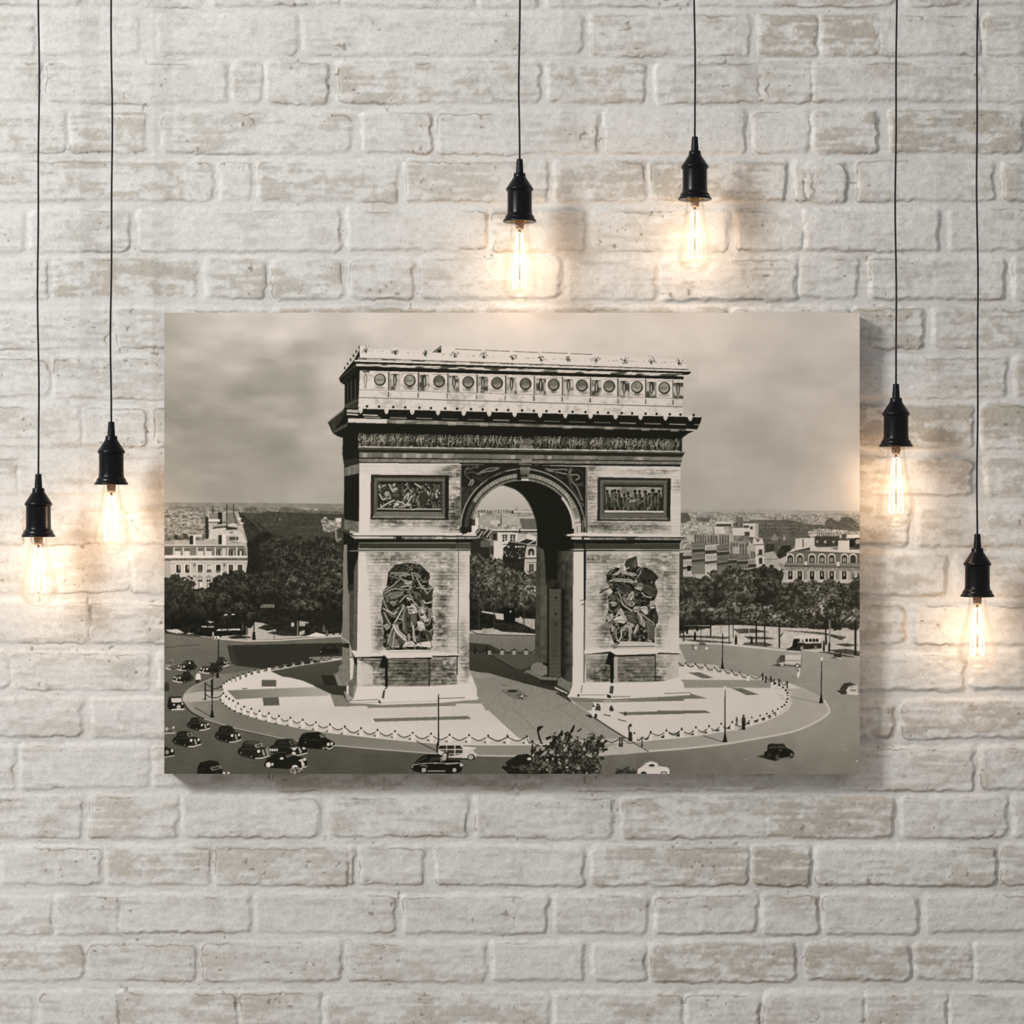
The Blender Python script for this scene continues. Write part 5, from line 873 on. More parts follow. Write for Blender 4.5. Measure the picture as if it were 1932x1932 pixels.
    # van at the kerb
    F([1408,1250, 1420,1200, 1450,1150, 1500,1135, 1620,1130, 1680,1165, 1700,1195, 1770,1230, 1790,1265, 1770,1295, 1690,1310, 1500,1295, 1420,1270], 20); F([1620,1160, 1655,1155, 1685,1185, 1640,1190], 110); El(1715, 1255, 14, 18, 200); El(1750, 1250, 14, 18, 190); C([1690,1285, 1730,1300, 1785,1265], 2, 190); El(1668, 1297, 24, 22, 60); El(1668, 1297, 12, 11, 120); Ln([1470,1205, 1640,1215], 1, 60); El(1485, 1235, 6, 6, 150); El(1500, 1280, 24, 12, 16)
    T(600, 1240, .18634)
    # woody wagon
    F([1215,985, 1220,900, 1240,860, 1450,855, 1470,900, 1610,915, 1570,940, 1610,980, 1600,1010, 1520,1030, 1260,1010], 192); F([1220,925, 1225,900, 1245,892, 1440,892, 1462,920, 1462,928, 1220,930], 38); F([1220,938, 1462,935, 1462,975, 1340,1000, 1300,960], 52); R(1298, 890, 1308, 1000, 175); R(1380, 890, 1392, 1000, 175); Ln([1220,932, 1465,930], 1.6, 200); Ln([1310,978, 1465,972], 1.2, 190); F([1230,1000, 1260,960, 1310,965, 1335,1010, 1300,1015], 190); El(1292, 990, 34, 32, 40); El(1284, 990, 20, 18, 190); F([1460,1010, 1510,965, 1570,965, 1605,1000, 1560,990, 1510,1010], 196); El(1552, 1010, 38, 32, 36); El(1548, 1010, 24, 22, 185); El(1548, 1012, 9, 9, 120); F([1230,1012, 1520,1020, 1520,1035, 1300,1030], 28); F([1470,905, 1608,912, 1500,935], 212)
    # black coupe
    F([925,1140, 950,1100, 1000,1040, 1060,995, 1130,978, 1230,980, 1290,1010, 1320,1035, 1435,1040, 1465,1080, 1460,1130, 1445,1160, 1380,1175, 1110,1172, 1010,1160], 20); F([1150,1010, 1240,1005, 1260,1040, 1120,1050], 48); F([1240,1010, 1275,1000, 1300,1040, 1240,1055], 120); El(1280, 1015, 22, 24, 165); C([960,1100, 1020,1050, 1100,1010], 1.2, 80); C([960,1090, 1050,1075, 1180,1068, 1290,1072], 1.6, 150); F([1280,1070, 1420,1062, 1430,1075, 1300,1085], 150); El(1075, 1142, 34, 30, 18); El(1072, 1140, 23, 22, 175); El(1072, 1140, 9, 9, 110); El(1385, 1142, 32, 30, 18); El(1382, 1140, 20, 20, 180); El(1382, 1140, 8, 8, 120); Ln([1115,1150, 1285,1150], 2, 160); El(1450, 1090, 12, 16, 190); Ln([1440,1070, 1465,1090], 2, 196); C([1040,1100, 1080,1090, 1105,1110], 1.2, 150); El(1190, 1072, 16, 4, 190); Ln([930,1135, 955,1140], 2.4, 100); El(955, 1110, 8, 10, 160)
    T(1240, 1170, .20186)
    # cars to the right
    F([320,262, 340,240, 375,230, 395,208, 440,206, 470,235, 490,262, 480,272, 340,272], 130); F([385,232, 400,212, 435,212, 455,232], 80); El(360, 258, 14, 14, 205); El(460, 262, 15, 13, 205); F([305,264, 350,272, 340,276], 40); El(330, 240, 8, 10, 60)
    F([1200,280, 1260,240, 1270,180, 1300,170, 1320,190, 1540,200, 1545,262, 1350,275], tx(44, 6)); F([1265,160, 1290,142, 1440,135, 1540,145, 1540,165, 1520,168, 1300,172], 205); F([1310,170, 1530,165, 1530,215, 1380,218, 1370,205, 1310,210], 196)
    for x in (1318, 1395, 1430, 1462, 1492): El(x, 188, 13, 17, 30)
    R(1340, 175, 1370, 210, 190); R(1352, 180, 1362, 206, 40); El(1350, 262, 14, 20, 150); El(1478, 255, 12, 20, 120); F([1200,282, 1350,285, 1340,272], 18); El(1305, 245, 6, 6, 200); F([1270,180, 1310,175, 1310,250, 1260,262], 24); R(1535, 205, 1548, 258, 200)
    for x, y, h in ((1555,210,80),(1575,170,60),(1605,225,70)): F([x - 10,y + h, x - 9,y, x + 9,y, x + 10,y + h], 40); El(x, y - 8, 8, 10, 40)
    F([1110,400, 1115,370, 1150,325, 1195,325, 1195,400, 1340,420, 1340,440, 1130,425], tx(96, 14, 4)); F([1150,330, 1190,330, 1190,380, 1140,372], 70); F([1195,322, 1350,325, 1345,375, 1195,372], tx(196, 4)); F([1190,378, 1345,380, 1338,420, 1195,412], tx(192, 4)); Ln([1195,375, 1345,378], 1.4, 120); Ln([1350,325, 1340,440], 1.6, 110); El(1165, 415, 24, 20, 60); El(1166, 417, 14, 13, 190); El(1308, 425, 24, 22, 60); El(1308, 426, 14, 14, 185); F([1060,418, 1130,412, 1150,432], 36); F([1130,400, 1190,392, 1192,405, 1140,410], 196)
    F([1312,450, 1332,446, 1334,500, 1318,540, 1302,536, 1308,480], 210); El(1315, 470, 8, 10, 60); Ln([1250,526, 1305,536], 1.2, 120)
    F([1645,355, 1650,310, 1665,292, 1700,290, 1718,310, 1718,358], 46); F([1665,300, 1700,298, 1706,315, 1660,316], 110); Ln([1655,350, 1715,356], 2.4, 196); F([1610,352, 1650,348, 1700,362], 40)
    F([1670,655, 1720,655, 1780,695, 1720,690], 50); F([1705,640, 1740,590, 1800,580, 1850,600, 1872,650, 1870,692, 1780,690, 1720,665], tx(60, 12, 4)); F([1785,620, 1840,605, 1870,625, 1872,690, 1790,690, 1760,660], 196); F([1790,615, 1830,612, 1840,630, 1790,635], 165); F([1810,640, 1835,650, 1860,640, 1850,665, 1800,660], 120); Ln([1770,685, 1872,692], 2.6, 205); El(1865, 612, 8, 10, 200)
    F([925,1270, 1010,1255, 1110,1315, 1030,1300], 45); F([995,1260, 1000,1230, 1025,1220, 1030,1165, 1060,1150, 1180,1152, 1205,1190, 1260,1215, 1280,1240, 1270,1280, 1240,1290, 1130,1305, 1100,1315, 1050,1300], 26); F([1040,1180, 1110,1172, 1110,1200, 1040,1200], 56); F([1120,1172, 1180,1168, 1195,1195, 1120,1200], 62); El(1120, 1280, 22, 30, 50); El(1122, 1282, 10, 16, 90); El(1252, 1258, 22, 30, 40); El(1254, 1258, 11, 16, 110); Ln([1140,1297, 1235,1280], 1.8, 150); Ln([1060,1155, 1175,1155], 1.1, 80); El(1150, 1215, 14, 6, 90); El(1045, 1255, 22, 30, 34); El(1045, 1258, 12, 18, 46)
    Ln([1750,1205, 1770,1212], 1.4, 170, .7); El(1862, 1315, 10, 8, 190); El(825, 1303, 10, 5, 170)
    # people
    def person(x, y, h, v=30, legs=30):
        El(x, y - h + h * .08, h * .07, h * .09, 40); F([x - h * .14,y - h * .45, x - h * .12,y - h * .82, x + h * .12,y - h * .82, x + h * .15,y - h * .45], v); F([x - h * .12,y, x - h * .1,y - h * .48, x + h * .1,y - h * .48, x + h * .12,y], legs)
    person(742, 975, 75, 60, 90); person(805, 1022, 140, 50, 26); F([750,1015, 805,1010, 815,1024], 30)
    T(900, 1240, .20186)
    person(1088, 555, 110, 205, 205); person(1125, 555, 125, 60, 205); F([1010,540, 1060,535, 1085,560, 1060,565], 30); El(1110, 545, 14, 20, 40); C([1140,440, 1148,470, 1148,495], 2, 40)
    person(1258, 550, 100, 50, 208); C([1240,490, 1250,460, 1275,490], 2, 40); Ln([1185,535, 1245,546], 1.8, 40); person(1385, 578, 72, 40, 205); Ln([1320,580, 1388,598], 1.6, 45)
    F([1412,780, 1416,700, 1410,650, 1425,620, 1445,625, 1450,680, 1448,785], 40); F([1425,650, 1450,645, 1448,700, 1425,690], 196); Ln([1418,640, 1440,622], 1.6, 60); F([1405,775, 1440,770, 1445,788], 30)
    TK[0] = 0.
    # front bush, dark car behind it, white coupe
    F([230,1030, 280,970, 380,910, 470,900, 510,920, 530,960, 400,1085, 290,1080], tx(28, 6)); El(488, 948, 20, 12, 205); El(265, 1005, 10, 10, 110)
    for c in ((700,960,210,120),(1080,820,110,100),(640,1010,230,100),(820,870,190,150),(1000,980,150,130),(860,1040,250,80),(440,1050,150,50)): crown(*c, 20, 125, .95)
    for k in range(150):
        x = rnd.normal(800, 170); y = rnd.normal(930, 100)
        if 330 < x < 1190 and 700 < y < 1085 and (x > 590 or y > 960): El(x, y, rnd.uniform(5, 14), rnd.uniform(4, 10), rnd.choice([22, 26, 150, 110, 185, 30]), .9)
    for x, y, r in ((620,900,22),(700,885,22),(825,825,18),(825,862,18),(890,775,20),(655,958,14),(795,745,14),(1030,910,14)): El(x, y, r, r * .8, 175, .9); El(x + 3, y + 3, r * .5, r * .4, 120, .7)
    C([600,800, 575,720, 570,660, 610,648], 3.4, 26); F([560,655, 600,640, 612,650, 580,690], 28); F([870,690, 905,625, 915,640, 900,690, 870,720], 28); F([930,690, 975,660, 980,670, 945,698], 30); F([775,720, 790,672, 805,700, 800,740], 26); C([830,830, 860,740, 880,690], 2.6, 26); C([600,900, 700,800, 790,700], 2.6, 26); C([1080,760, 1100,720], 2.4, 30); F([640,750, 690,730, 700,750, 650,775], 28)
    Ln([430,1085, 410,1040], .1, 20); crown(1380, 1065, 110, 34, 40, 140, .9)
    F([1500,1090, 1500,1045, 1540,1020, 1570,985, 1630,970, 1680,985, 1700,1015, 1780,1025, 1798,1050, 1798,1090], 206); F([1600,1015, 1612,1000, 1650,998, 1662,1015, 1640,1022], 26); El(1745, 1078, 30, 12, 26); El(1745, 1082, 20, 10, 190); Ln([1555,1010, 1590,980], 1.2, 120); crown(1550, 1080, 30, 14, 30, 110, .9); C([1700,1018, 1640,1030, 1560,1032], 1, 150, .5)

    out = I.reshape(PH, SS, PW, SS).mean((1, 3))
    return np.clip(out, 14, 214)

def tone(L):
    k = np.array([0, 20, 60, 120, 160, 203, 216, 255], np.float32)
    r = np.interp(L, k, [0, 20, 61, 124, 166.5, 213, 224, 255]); g = np.interp(L, k, [0, 20, 59, 120, 160, 203, 214, 255]); b = np.interp(L, k, [0, 12.5, 49, 108.5, 149.5, 192.5, 204, 240])
    c = np.stack([r, g, b], -1) / 255.
    return np.where(c <= .04045, c / 12.92, ((c + .055) / 1.055) ** 2.4).astype(np.float32)
# ---------------------------------------------------------------- the brick wall
ROWS = [(-62,14),(29,106),(120,196),(212,290),(305,380),(398,475),(490,566),(584,659),(675,750),(767,846),(864,936),(957,1030),(1047,1122),(1140,1216),(1233,1302),(1322,1394),(1410,1491),(1504,1581),(1598,1671),(1690,1763),(1781,1853),(1875,1948)]
# joints per course: end of one brick, start of the next, and how deep the joint reads (1 = full)
J = [
 [(155,171,1),(372,402,.5),(640,652,.4),(896,903,.5),(1016,1029,1),(1300,1312,.6),(1685,1706,.8)],
 [(264,297,.9),(562,574,.7),(838,842,.25),(1099,1114,1),(1414,1430,1),(1541,1548,.9),(1655,1662,.3),(1846,1856,.8)],
 [(427,441,.8),(492,504,.8),(618,638,1),(1019,1033,1),(1217,1236,1),(1436,1442,.3),(1528,1534,.6),(1848,1852,.2)],
 [(125,132,1),(277,306,.9),(664,684,1),(813,825,.9),(1130,1139,1),(1406,1419,1),(1527,1534,.8),(1655,1678,1),(1928,1940,1)],
 [(90,96,.2),(400,415,1),(473,487,1),(751,765,1),(1033,1046,1),(1217,1228,.9),(1482,1496,1),(1523,1528,.3),(1597,1616,1),(1875,1892,1)],
 [(244,260,1),(642,656,1),(918,928,1),(1101,1116,.9),(1374,1389,.8),(1514,1520,.4),(1770,1790,1)],
 [(92,103,1),(371,386,1),(502,514,.8),(646,660,.9),(780,792,1),(1057,1069,1),(1236,1250,1),(1503,1510,.6),(1617,1640,1),(1894,1909,1)],
 [(203,221,.7),(498,517,1),(757,763,.4),(893,913,1),(1115,1122,.4),(1370,1384,.8),(1600,1612,.8),(1742,1758,1)],
 [(93,101,.9),(330,344,.8),(640,652,1),(960,972,1),(1250,1262,1),(1560,1572,1),(1898,1912,1)],
 [(151,158,.8),(276,292,.9),(520,532,1),(900,912,1),(1300,1312,1),(1560,1572,1),(1835,1849,1)],
 [(32,38,.7),(300,312,.4),(700,712,1),(1100,1112,1),(1500,1512,1),(1835,1858,.9)],
 [(247,255,.2),(560,572,1),(980,992,1),(1400,1412,1),(1712,1731,.9)],
 [(243,251,.6),(520,532,1),(900,912,1),(1300,1312,1),(1600,1612,1),(1782,1800,1)],
 [(167,174,.4),(420,432,1),(800,812,1),(1180,1192,1),(1560,1572,1),(1705,1722,.9)],
 [(12,24,.7),(282,298,1),(660,672,1),(1000,1012,1),(1400,1412,1),(1820,1830,1)],
 [(154,173,1),(440,452,1),(800,812,1),(1200,1212,1),(1600,1606,.5),(1687,1701,1)],
 [(28,39,.9),(279,291,.7),(509,518,.8),(771,777,.6),(971,976,.8),(1048,1064,.8),(1316,1320,.9),(1450,1454,.9),(1566,1579,.8),(1836,1849,1)],
 [(155,168,1),(336,345,.9),(602,624,.8),(882,896,1),(1156,1173,1),(1448,1452,.2),(1685,1699,1)],
 [(190,203,.8),(396,406,.9),(654,660,.6),(667,679,.9),(802,822,1),(1101,1115,1),(1412,1420,.9),(1528,1538,.9),(1645,1649,.3),(1880,1888,.9)],
 [(98,106,.9),(222,229,.4),(473,483,1),(749,760,1),(1033,1044,1),(1221,1235,1),(1426,1438,.9),(1542,1552,.9),(1730,1742,1)],
 [(157,166,.9),(371,381,1),(646,655,1),(918,928,1),(1103,1117,1),(1217,1226,1),(1501,1519,1),(1716,1726,.8),(1832,1840,.7)],
 [(60,75,.9),(222,227,.7),(446,455,.8),(603,613,.9),(1036,1046,.9),(1286,1294,.8),(1434,1441,.9),(1627,1634,.6),(1784,1790,.9)],
]
GREY = {(1,5):.8,(1,6):.75,(2,4):.55,(2,3):.45,(3,7):.6,(3,8):.75,(3,1):.45,(3,0):.4,(4,5):.5,(4,6):.6,(6,1):.65,(6,2):.5,(6,3):.5,(5,3):.35,(7,7):.5,(7,8):.5,(9,6):.85,(9,7):.7,(10,5):.5,(10,6):.5,(11,4):.5,(18,6):.5,(18,7):.9,(17,5):.5,(17,6):.7,(20,6):.65,(20,7):.6,(20,8):.55,(15,6):.5,(15,5):.5,(21,5):.4,(18,1):.45,(20,0):.5,(16,3):.6,(16,4):.6,(16,5):.6,(7,2):.8,(7,3):.8,(7,4):.7,(7,5):.7,(13,5):.45,(12,5):.4}
def build_wall():
    rs = np.random.RandomState(21)
    def axis(lo, a, b, hi, f, c): return np.concatenate([np.arange(lo, a, c), np.arange(a, b, f), np.arange(b, hi + c, c)]).astype(np.float32)
    xs = axis(-640, -34, 1968, 2570, STEP, 9.); ys = axis(-1034, -34, 1968, 2566, STEP, 9.)
    h, w = len(ys), len(xs)
    X, Y = np.meshgrid(xs, ys)
    x0, y0 = -640, -1034
    # noise fields sampled on a regular lattice, read at the grid's own coordinates
    def fld(sx, sy, seed):
        g = vnoise(int((2570 - x0) / 2) + 8, int((2566 - y0) / 2) + 8, sx / 2, sy / 2, seed)
        return g
    W2, H2 = int((2570 - x0) / 2) + 8, int((2566 - y0) / 2) + 8
    xi = np.clip((xs - x0) / 2, 0, W2 - 2); yi = np.clip((ys - y0) / 2, 0, H2 - 2)
    xa = xi.astype(int); ya = yi.astype(int); fx = (xi - xa)[None].astype(np.float32); fy = (yi - ya)[:, None].astype(np.float32)
    def at(sx, sy, seed):
        g = vnoise(H2, W2, sx / 2, sy / 2, seed)
        t = g[ya]; b = g[ya + 1]
        return ((t[:, xa] * (1 - fx) + t[:, xa + 1] * fx) * (1 - fy) + (b[:, xa] * (1 - fx) + b[:, xa + 1] * fx) * fy) - .5
    n4 = at(5, 4, 1); n10 = at(12, 9, 2); n26 = at(30, 18, 3); n60 = at(80, 36, 4); ns = at(46, 6, 5); n140 = at(170, 120, 6); n7 = at(7, 7, 7)
    rows = list(ROWS); js = [list(j) for j in J]
    y = rows[0][0]; k = 0
    while y > -1100:
        y -= 92; rows.insert(0, (y + 15 - 15, y + 76)); js.insert(0, None)
        k += 1
    off = k
    y = rows[-1][1]
    while y < 2600: rows.append((y + 16, y + 92)); js.append(None); y += 92
    Hh = np.zeros_like(X); tone_ = np.zeros(X.shape + (3,), np.float32)
    sdm = np.full_like(X, 40.)                     # distance outside the nearest brick
    face = np.zeros_like(X); grey = np.zeros_like(X); edge = np.zeros_like(X)
    for ri, (ra, rb) in enumerate(rows):
        j = js[ri]
        if j is None:
            j = []; q = -640 + rs.uniform(0, 250)
            while q < 2600: j.append((q, q + rs.uniform(8, 18), rs.uniform(.6, 1))); q += rs.choice([130, 230, 280, 290, 300])
        else:
            q = j[0][0]; pre = []
            while q > -640: q -= rs.choice([140, 260, 290]); pre.insert(0, (q, q + 12, .9))
            q = j[-1][1]; post = []
            while q < 2600: q += rs.choice([140, 260, 290]); post.append((q, q + 12, .9))
            if post and post[0][0] < 1945: post = [(p[0] + 60, p[1] + 60, p[2]) for p in post]
            if pre and pre[-1][0] > -14: pre = [(p[0] - 60, p[1] - 60, p[2]) for p in pre]
            j = pre + j + post; npre = len(pre)
        yi0 = max(0, np.searchsorted(ys, ra - 16)); yi1 = np.searchsorted(ys, rb + 16)
        if yi1 <= yi0: continue
        sub = slice(yi0, yi1)
        for bi in range(len(j) - 1):
            xl, xr = j[bi][1], j[bi + 1][0]
            xi0 = max(0, np.searchsorted(xs, xl - 16)); xi1 = np.searchsorted(xs, xr + 16)
            if xi1 <= xi0: continue
            sl = (sub, slice(xi0, xi1))
            bx, by = X[sl], Y[sl]
            wl, wr = j[bi][2], j[bi + 1][2]
            cx, cy = (xl + xr) / 2, (ra + rb) / 2 + rs.uniform(-1.5, 1.5)
            hx, hy = (xr - xl) / 2, (rb - ra) / 2 + rs.uniform(-1.5, 1)
            rad = rs.uniform(7, 15); tilt = rs.uniform(-.006, .006)
            yy = by - cy - tilt * (bx - cx) - 5 * n140[sl] - 3.2 * n60[sl]
            xx = bx - cx + 4 * n26[sl]
            ax = np.abs(xx) - hx + rad; ay = np.abs(yy) - hy + rad
            # a shallow joint hardly opens
            ax = np.where((xx < 0) & (ax > 0), ax * (.25 + .75 * wl), np.where((xx > 0) & (ax > 0), ax * (.25 + .75 * wr), ax))
            sd = np.hypot(np.maximum(ax, 0), np.maximum(ay, 0)) + np.minimum(np.maximum(ax, ay), 0) - rad
            sd = sd + 4.6 * n10[sl] + 3.2 * n26[sl] + 2 * n4[sl]
            st = .5 + .6 * np.clip((cx - 200) / 1400, 0, 1)
            dep = rs.uniform(4.2, 6.8) * st
            soft = rs.uniform(5, 8)
            top = np.clip(-yy / hy, 0, 1) ** 2
            t_ = np.clip((sd - (3.5 + 5.5 * top)) / (-soft + 2.5 * top - 3.5 - 5.5 * top), 0, 1); p = t_ * t_ * (3 - 2 * t_)
            hb = p * (dep + rs.uniform(-.004, .004) * (bx - cx) + rs.uniform(-.02, .02) * yy)
            up = hb > Hh[sl]
            Hh[sl] = np.maximum(Hh[sl], hb)
            face[sl] = np.maximum(face[sl], p)
            ridx = ri - off
            gv = GREY.get((ridx, bi - npre + 1), None) if 0 <= ridx < len(J) and js[ri] is not None else None
            if gv is None: gv = max(0, rs.normal(.17, .12))
            grey[sl] = np.where(p > .3, gv, grey[sl])
            # hairline cracks and grime in broken stretches anywhere along the arris
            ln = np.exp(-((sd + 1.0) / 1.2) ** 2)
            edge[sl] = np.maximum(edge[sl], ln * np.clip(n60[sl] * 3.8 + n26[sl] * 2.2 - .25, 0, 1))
    st = .7 + .5 * np.clip((X - 300) / 1400, 0, 1)
    Hh = Hh + face * st * (1.5 * n26 + 1.0 * n10 + .55 * n4 + .7 * ns) + (1 - face) * (1.1 * n26 + .5 * n10 + .5 * ns + .3 * n4)
    # white wash, thinner in patches where clay and old mortar show
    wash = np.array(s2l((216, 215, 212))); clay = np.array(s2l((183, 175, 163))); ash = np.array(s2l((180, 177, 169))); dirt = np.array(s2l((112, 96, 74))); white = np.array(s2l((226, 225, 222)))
    f = 1.5 * n26 + 1.3 * n60 + 1.0 * n10 + 1.5 * ns + .8 * n4
    worn = sstep(.05, 1.35, f + grey * 1.3 + .25 * n4) * (.35 + .65 * face) * np.clip(.3 + grey * .9, 0, 1)
    worn = worn + .22 * sstep(.7, 1.0, f + 1.4 * ns + .6 * n4 + grey * 1.2) * np.clip(grey * 1.2, 0, .7)
    worn2 = sstep(.3, 1.0, 1.8 * n60 + 1.5 * ns + 1.0 * n10 - .8 * n26 + grey * .9) * .55
    c = wash[None, None] * (1 + .07 * n140[..., None] + .05 * n60[..., None])
    c = c * (1 - .5 * (sstep(.1, .9, -f) * .6)[..., None]) + white * (.5 * (sstep(.1, .9, -f) * .6)[..., None])
    c = c * (1 - worn[..., None] * .8) + clay * worn[..., None] * .8
    c = c * (1 - worn2[..., None] * .55) + ash * worn2[..., None] * .55
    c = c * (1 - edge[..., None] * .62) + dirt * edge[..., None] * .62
    sp = sstep(.40, .47, n7 + .35 * n4) * sstep(.05, .2, n60)
    c = c * (1 - sp[..., None] * .55) + dirt * sp[..., None] * .55
    Hh = Hh - sp * .8 - edge * .7
    # a wide print hangs here: nothing shows behind it, the wall just runs on
    D = -Hh * MM
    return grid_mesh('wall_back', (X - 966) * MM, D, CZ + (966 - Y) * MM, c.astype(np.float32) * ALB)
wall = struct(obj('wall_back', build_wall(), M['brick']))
# ---------------------------------------------------------------- room shell
bm = bmesh.new(); box(bm, -1.606, -4.6, -.08, 1.606, .12, 0); floor = struct(obj('floor', bm, M['floor'], smooth=False))
bm = bmesh.new(); box(bm, -1.606, -1.2, 3.6, 1.606, .12, 3.68); ceil = struct(obj('ceiling', bm, M['plaster'], smooth=False))

# ---------------------------------------------------------------- the print on its panel
TH, GAP = .042, .007
s = (CAMD - TH - GAP) / CAMD
panel = bpy.data.objects.new('picture_print', None); COL.objects.link(panel)
panel.location = (0, -GAP, CZ)
tag(panel, 'wide sepia-toned black-and-white print of a stone triumphal arch, hung on the whitewashed brick wall', 'picture')
L0, R0 = (PX0 - 966) * MM * s, (PX0 + PW - 966) * MM * s
T0, B0 = (966 - PY0) * MM * s, (966 - PY0 - PH) * MM * s
bm = bmesh.new(); box(bm, L0, -TH + .0006, B0, R0, -.004, T0)
bmesh.ops.bevel(bm, geom=[e for e in bm.edges], offset=.0008, segments=2, affect='EDGES')
obj('panel_body', bm, M['edge'], panel, False)
bm = bmesh.new(); b = .03
for q in ((L0 + b, B0 + b, R0 - b, B0 + 2 * b), (L0 + b, T0 - 2 * b, R0 - b, T0 - b), (L0 + b, B0 + 2 * b, L0 + 2 * b, T0 - 2 * b), (R0 - 2 * b, B0 + 2 * b, R0 - b, T0 - 2 * b)): box(bm, q[0], -.004, q[1], q[2], .006, q[3])
obj('hanging_batten', bm, M['back'], panel, False)
lum = paint_picture()
gx_, gy_ = np.meshgrid(np.linspace(L0, R0, PW), np.linspace(T0, B0, PH))
obj('printed_picture', grid_mesh('printed_picture', gx_, np.full_like(gx_, -TH), gy_, tone(lum) * INK), M['print'], panel, False)

# ---------------------------------------------------------------- pendant lamps
def pendant(x, yf, blen, bw, label, sag, first=None, tilt=0.):
    d = LD; k = (CAMD - d) / CAMD * MM
    root = bpy.data.objects.new('pendant_lamp', None); COL.objects.link(root)
    root.location = px(x, yf, d); tag(root, label, 'lamp', 'pendant lamps with bare filament bulbs')
    K = lambda p: [(r * k, z * k) for r, z in p]
    if first is None:
        bm = bmesh.new()                                            # threaded shell: flange, body, shoulder
        lathe(bm, K([(18, 1.2), (29.5, .2), (31.2, 0), (31.6, .8), (31.5, 2.4), (30.6, 3.8), (28.4, 6.4), (27.6, 8.4), (27.5, 10), (26, 12), (24.2, 14), (23.5, 17), (23.1, 22), (23, 40), (23, 56), (23.3, 58.4), (25.2, 59.4), (25.8, 61), (25.6, 63), (24.4, 65), (20.5, 71), (15.5, 78.5), (12.4, 83.4), (11.6, 84.6), (11.4, 87), (11, 91.2), (10.4, 92), (6, 92)]), 56)
        so = obj('socket', bm, M['black'], root)
        bm = bmesh.new(); lathe(bm, K([(0, 3.5), (17, 3.2), (18.6, 1.6), (18.6, 0.9)]), 40); obj('contact_plate', bm, M['brass'], so)
        bm = bmesh.new(); tube(bm, [(14.0 * k, -18.2 * k, 26 * k), (14.0 * k, -19.8 * k, 26 * k)], 2.1 * k, 12); obj('set_screw', bm, M['rubber'], so)
        bm = bmesh.new(); lathe(bm, K([(7.2, 91), (7.3, 93.4), (7, 95), (6.9, 100), (6.4, 106), (6.0, 112), (5.9, 117), (5.4, 118.6), (2.6, 118.8)]), 32); obj('cord_grip', bm, M['rubber'], root)
    else:
        for ch in first.children:
            if ch.name.split('.')[0] in ('socket', 'cord_grip'):
                c = ch.copy(); COL.objects.link(c); c.parent = root
                for gch in ch.children: g_ = gch.copy(); COL.objects.link(g_); g_.parent = c
    # cord up to the ceiling, never quite straight
    top = 3.6 - root.location.z; n = 46; pts = []
    rs = random.Random(int(x))
    ph = rs.uniform(0, 6.28)
    for i in range(n + 1):
        z = 118 * k + (top - 118 * k) * i / n
        f = min(1, (z - 118 * k) / .12)
        pts.append(((math.sin(z * 9 + ph) * .0011 + math.sin(z * 23 + ph * 2) * .0006 + sag * z * .0016) * f, math.sin(z * 7 + ph) * .001 * f, z))
    bm = bmesh.new(); tube(bm, pts, 1.75 * k, 10); obj('cord', bm, M['cord'], root)
    # bulb
    R = bw / 2; Lb = blen
    prof = [(15.5, 3), (15.8, -2), (16.6, -8), (18.2, -18)]
    zmax = -Lb + R * .92
    for i in range(1, 9):
        t = i / 9; e = t * t * (3 - 2 * t); prof.append((18.2 + (R - 18.2) * (.55 * t + .45 * e), -18 + (zmax + 18) * t))
    for i in range(0, 13):
        a = math.pi / 2 * i / 12; prof.append((max(0, R * math.cos(a)), zmax - R * .92 * math.sin(a)))
    prof[-1] = (0, -Lb)
    bm = bmesh.new(); lathe(bm, K(prof), 64); bulb = obj('bulb', bm, M['glass'], root)
    bm = bmesh.new(); lathe(bm, K([(0, 3), (8.4, 3), (8.2, -8), (7.6, -12.5), (6.8, -14), (0, -14.4)]), 28); obj('stem_collar', bm, M['stem'], bulb)
    bm = bmesh.new(); tube(bm, [(0, 0, -13 * k), (0, 0, -40 * k), (0, 0, (-Lb + 44) * k)], [2.4 * k, 1.2 * k, .8 * k], 10)
    obj('support_rod', bm, M['stem'], bulb)
    bm = bmesh.new(); m_ = 8; ztop, zbot = -23, -Lb + 31
    for i in range(m_):
        a0 = 2 * math.pi * i / m_ + .3; a1 = 2 * math.pi * (i + 1) / m_ + .3
        rt, rb = 6.0, 13.5
        p0 = (rt * math.cos(a0), rt * math.sin(a0), ztop); p1 = (rb * math.cos(a0) , rb * math.sin(a0), zbot)
        bow = ((rt + rb) * .56 * math.cos(a0), (rt + rb) * .56 * math.sin(a0), (ztop + zbot) / 2)
        pts = [p0, tuple((p0[j] + bow[j]) / 2 + (.5 * math.cos(a0), .5 * math.sin(a0), 0)[j] for j in range(3)), bow, tuple((p1[j] + bow[j]) / 2 + (.6 * math.cos(a0), .6 * math.sin(a0), 0)[j] for j in range(3)), p1]
        pts = [tuple(c * k for c in p) for p in pts]
        tube(bm, pts, FILR * k, 8)
        if i % 2 == 0: q = [p1, (rb * 1.03 * math.cos((a0 + a1) / 2), rb * 1.03 * math.sin((a0 + a1) / 2), zbot - 4), (rb * math.cos(a1), rb * math.sin(a1), zbot)]
        else: q = [p0, (rt * math.cos((a0 + a1) / 2), rt * math.sin((a0 + a1) / 2), ztop + 3), (rt * math.cos(a1), rt * math.sin(a1), ztop)]
        tube(bm, [tuple(c * k for c in p) for p in q], FILR * .8 * k, 8)
    obj('filament', bm, M['fil'], bulb)
    li = bpy.data.lights.new('bulb_light', 'POINT'); li.energy = BULB; li.color = (1, .67, .43); li.shadow_soft_size = .016
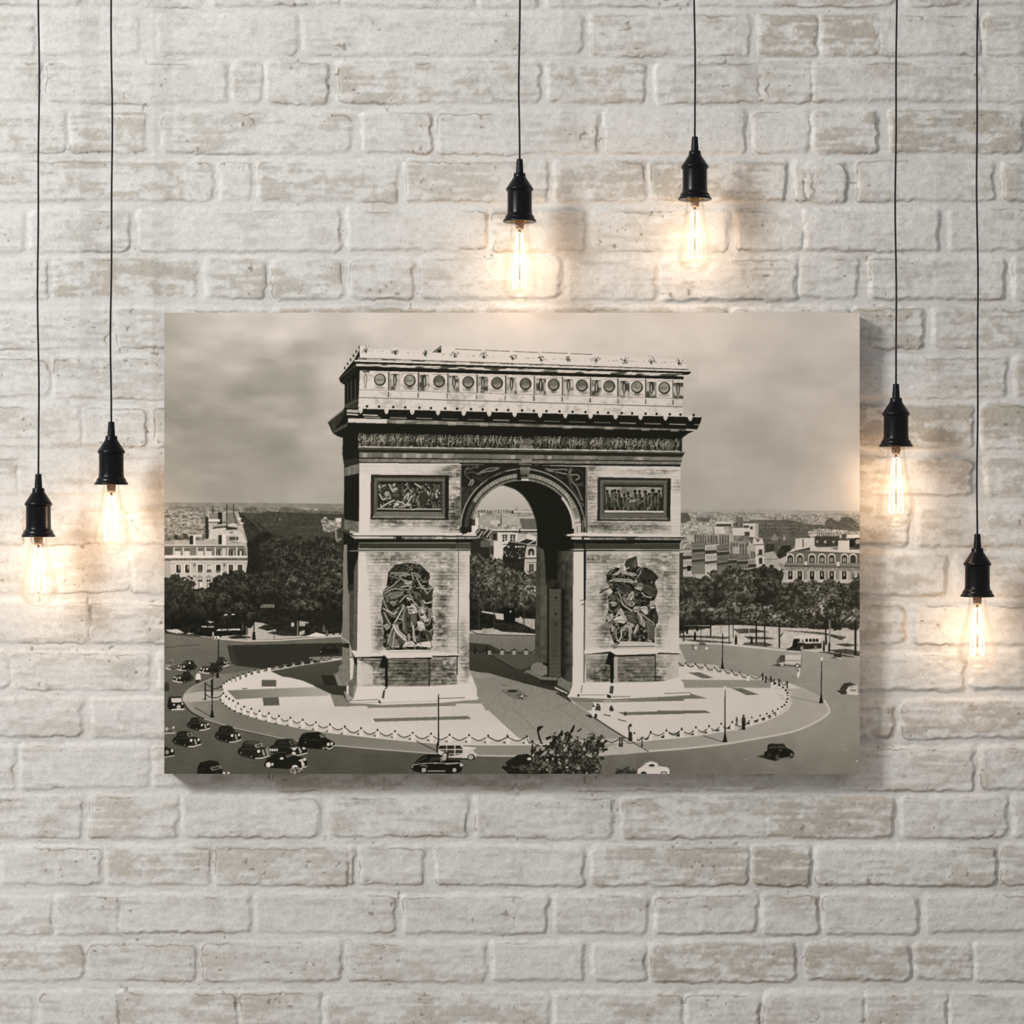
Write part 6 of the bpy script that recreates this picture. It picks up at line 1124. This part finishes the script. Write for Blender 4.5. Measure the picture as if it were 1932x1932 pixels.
    lo = bpy.data.objects.new('bulb_light', li); COL.objects.link(lo); lo.location = root.location + Vector((0, 0, (ztop + zbot) / 2 * k - .006))
    return root
LAMPS = [(72.5, 1013, 132, 72, 'black pendant lamp nearest the left edge, its socket side catching an orange reflection', .0),
         (210, 914.5, 134, 74, 'black pendant lamp close to the left side of the print, second from the left edge', .3),
         (980.5, 419, 152, 69, 'black pendant lamp over the middle of the print, bulb almost touching its top edge', -.2),
         (1311, 377, 137, 66, 'black pendant lamp on the shortest cord, high above the right part of the print', .1),
         (1690.5, 843, 153, 74, 'black pendant lamp close to the right side of the print, warming its edge', .0),
         (1844, 1126, 138, 76, 'black pendant lamp nearest the right edge, on the longest cord, hanging lowest of all', .0)]
first = None
for q in LAMPS:
    r_ = pendant(*q, first=first)
    if first is None: first = r_

# ---------------------------------------------------------------- light: a tall window high on the left, soft daylight in the room
def area(name, loc, target, sx, sy, power, color):
    li = bpy.data.lights.new(name, 'AREA'); li.shape = 'RECTANGLE'; li.size = sx; li.size_y = sy; li.energy = power; li.color = color
    o = bpy.data.objects.new(name, li); COL.objects.link(o); o.location = loc
    o.rotation_euler = (Vector(target) - Vector(loc)).to_track_quat('-Z', 'Y').to_euler(); return o
area('window_light', (-3.7, -3.4, 3.95), (-.1, 0, 1.6), 1.1, 1.1, KEY, (1, .995, .985))
wd = bpy.data.worlds.new('room_daylight'); SC.world = wd; wd.use_nodes = True
bg = wd.node_tree.nodes['Background']; bg.inputs[0].default_value = (1, .995, .985, 1); bg.inputs[1].default_value = AMB

cam = bpy.data.cameras.new('camera'); co = bpy.data.objects.new('camera', cam); COL.objects.link(co)
co.location = (0, -CAMD, CZ); co.rotation_euler = (math.pi / 2, 0, 0)
cam.sensor_width = 36; cam.lens = 36 * CAMD / 1.932; SC.camera = co
vs = SC.view_settings; vs.view_transform = 'Standard'; vs.look = 'None'; vs.gamma = 1; vs.use_curve_mapping = False; vs.exposure = EXPO
SC.cycles.use_denoising = True
SC.cycles.max_bounces = 8; SC.cycles.transparent_max_bounces = 24; SC.cycles.sample_clamp_indirect = 6
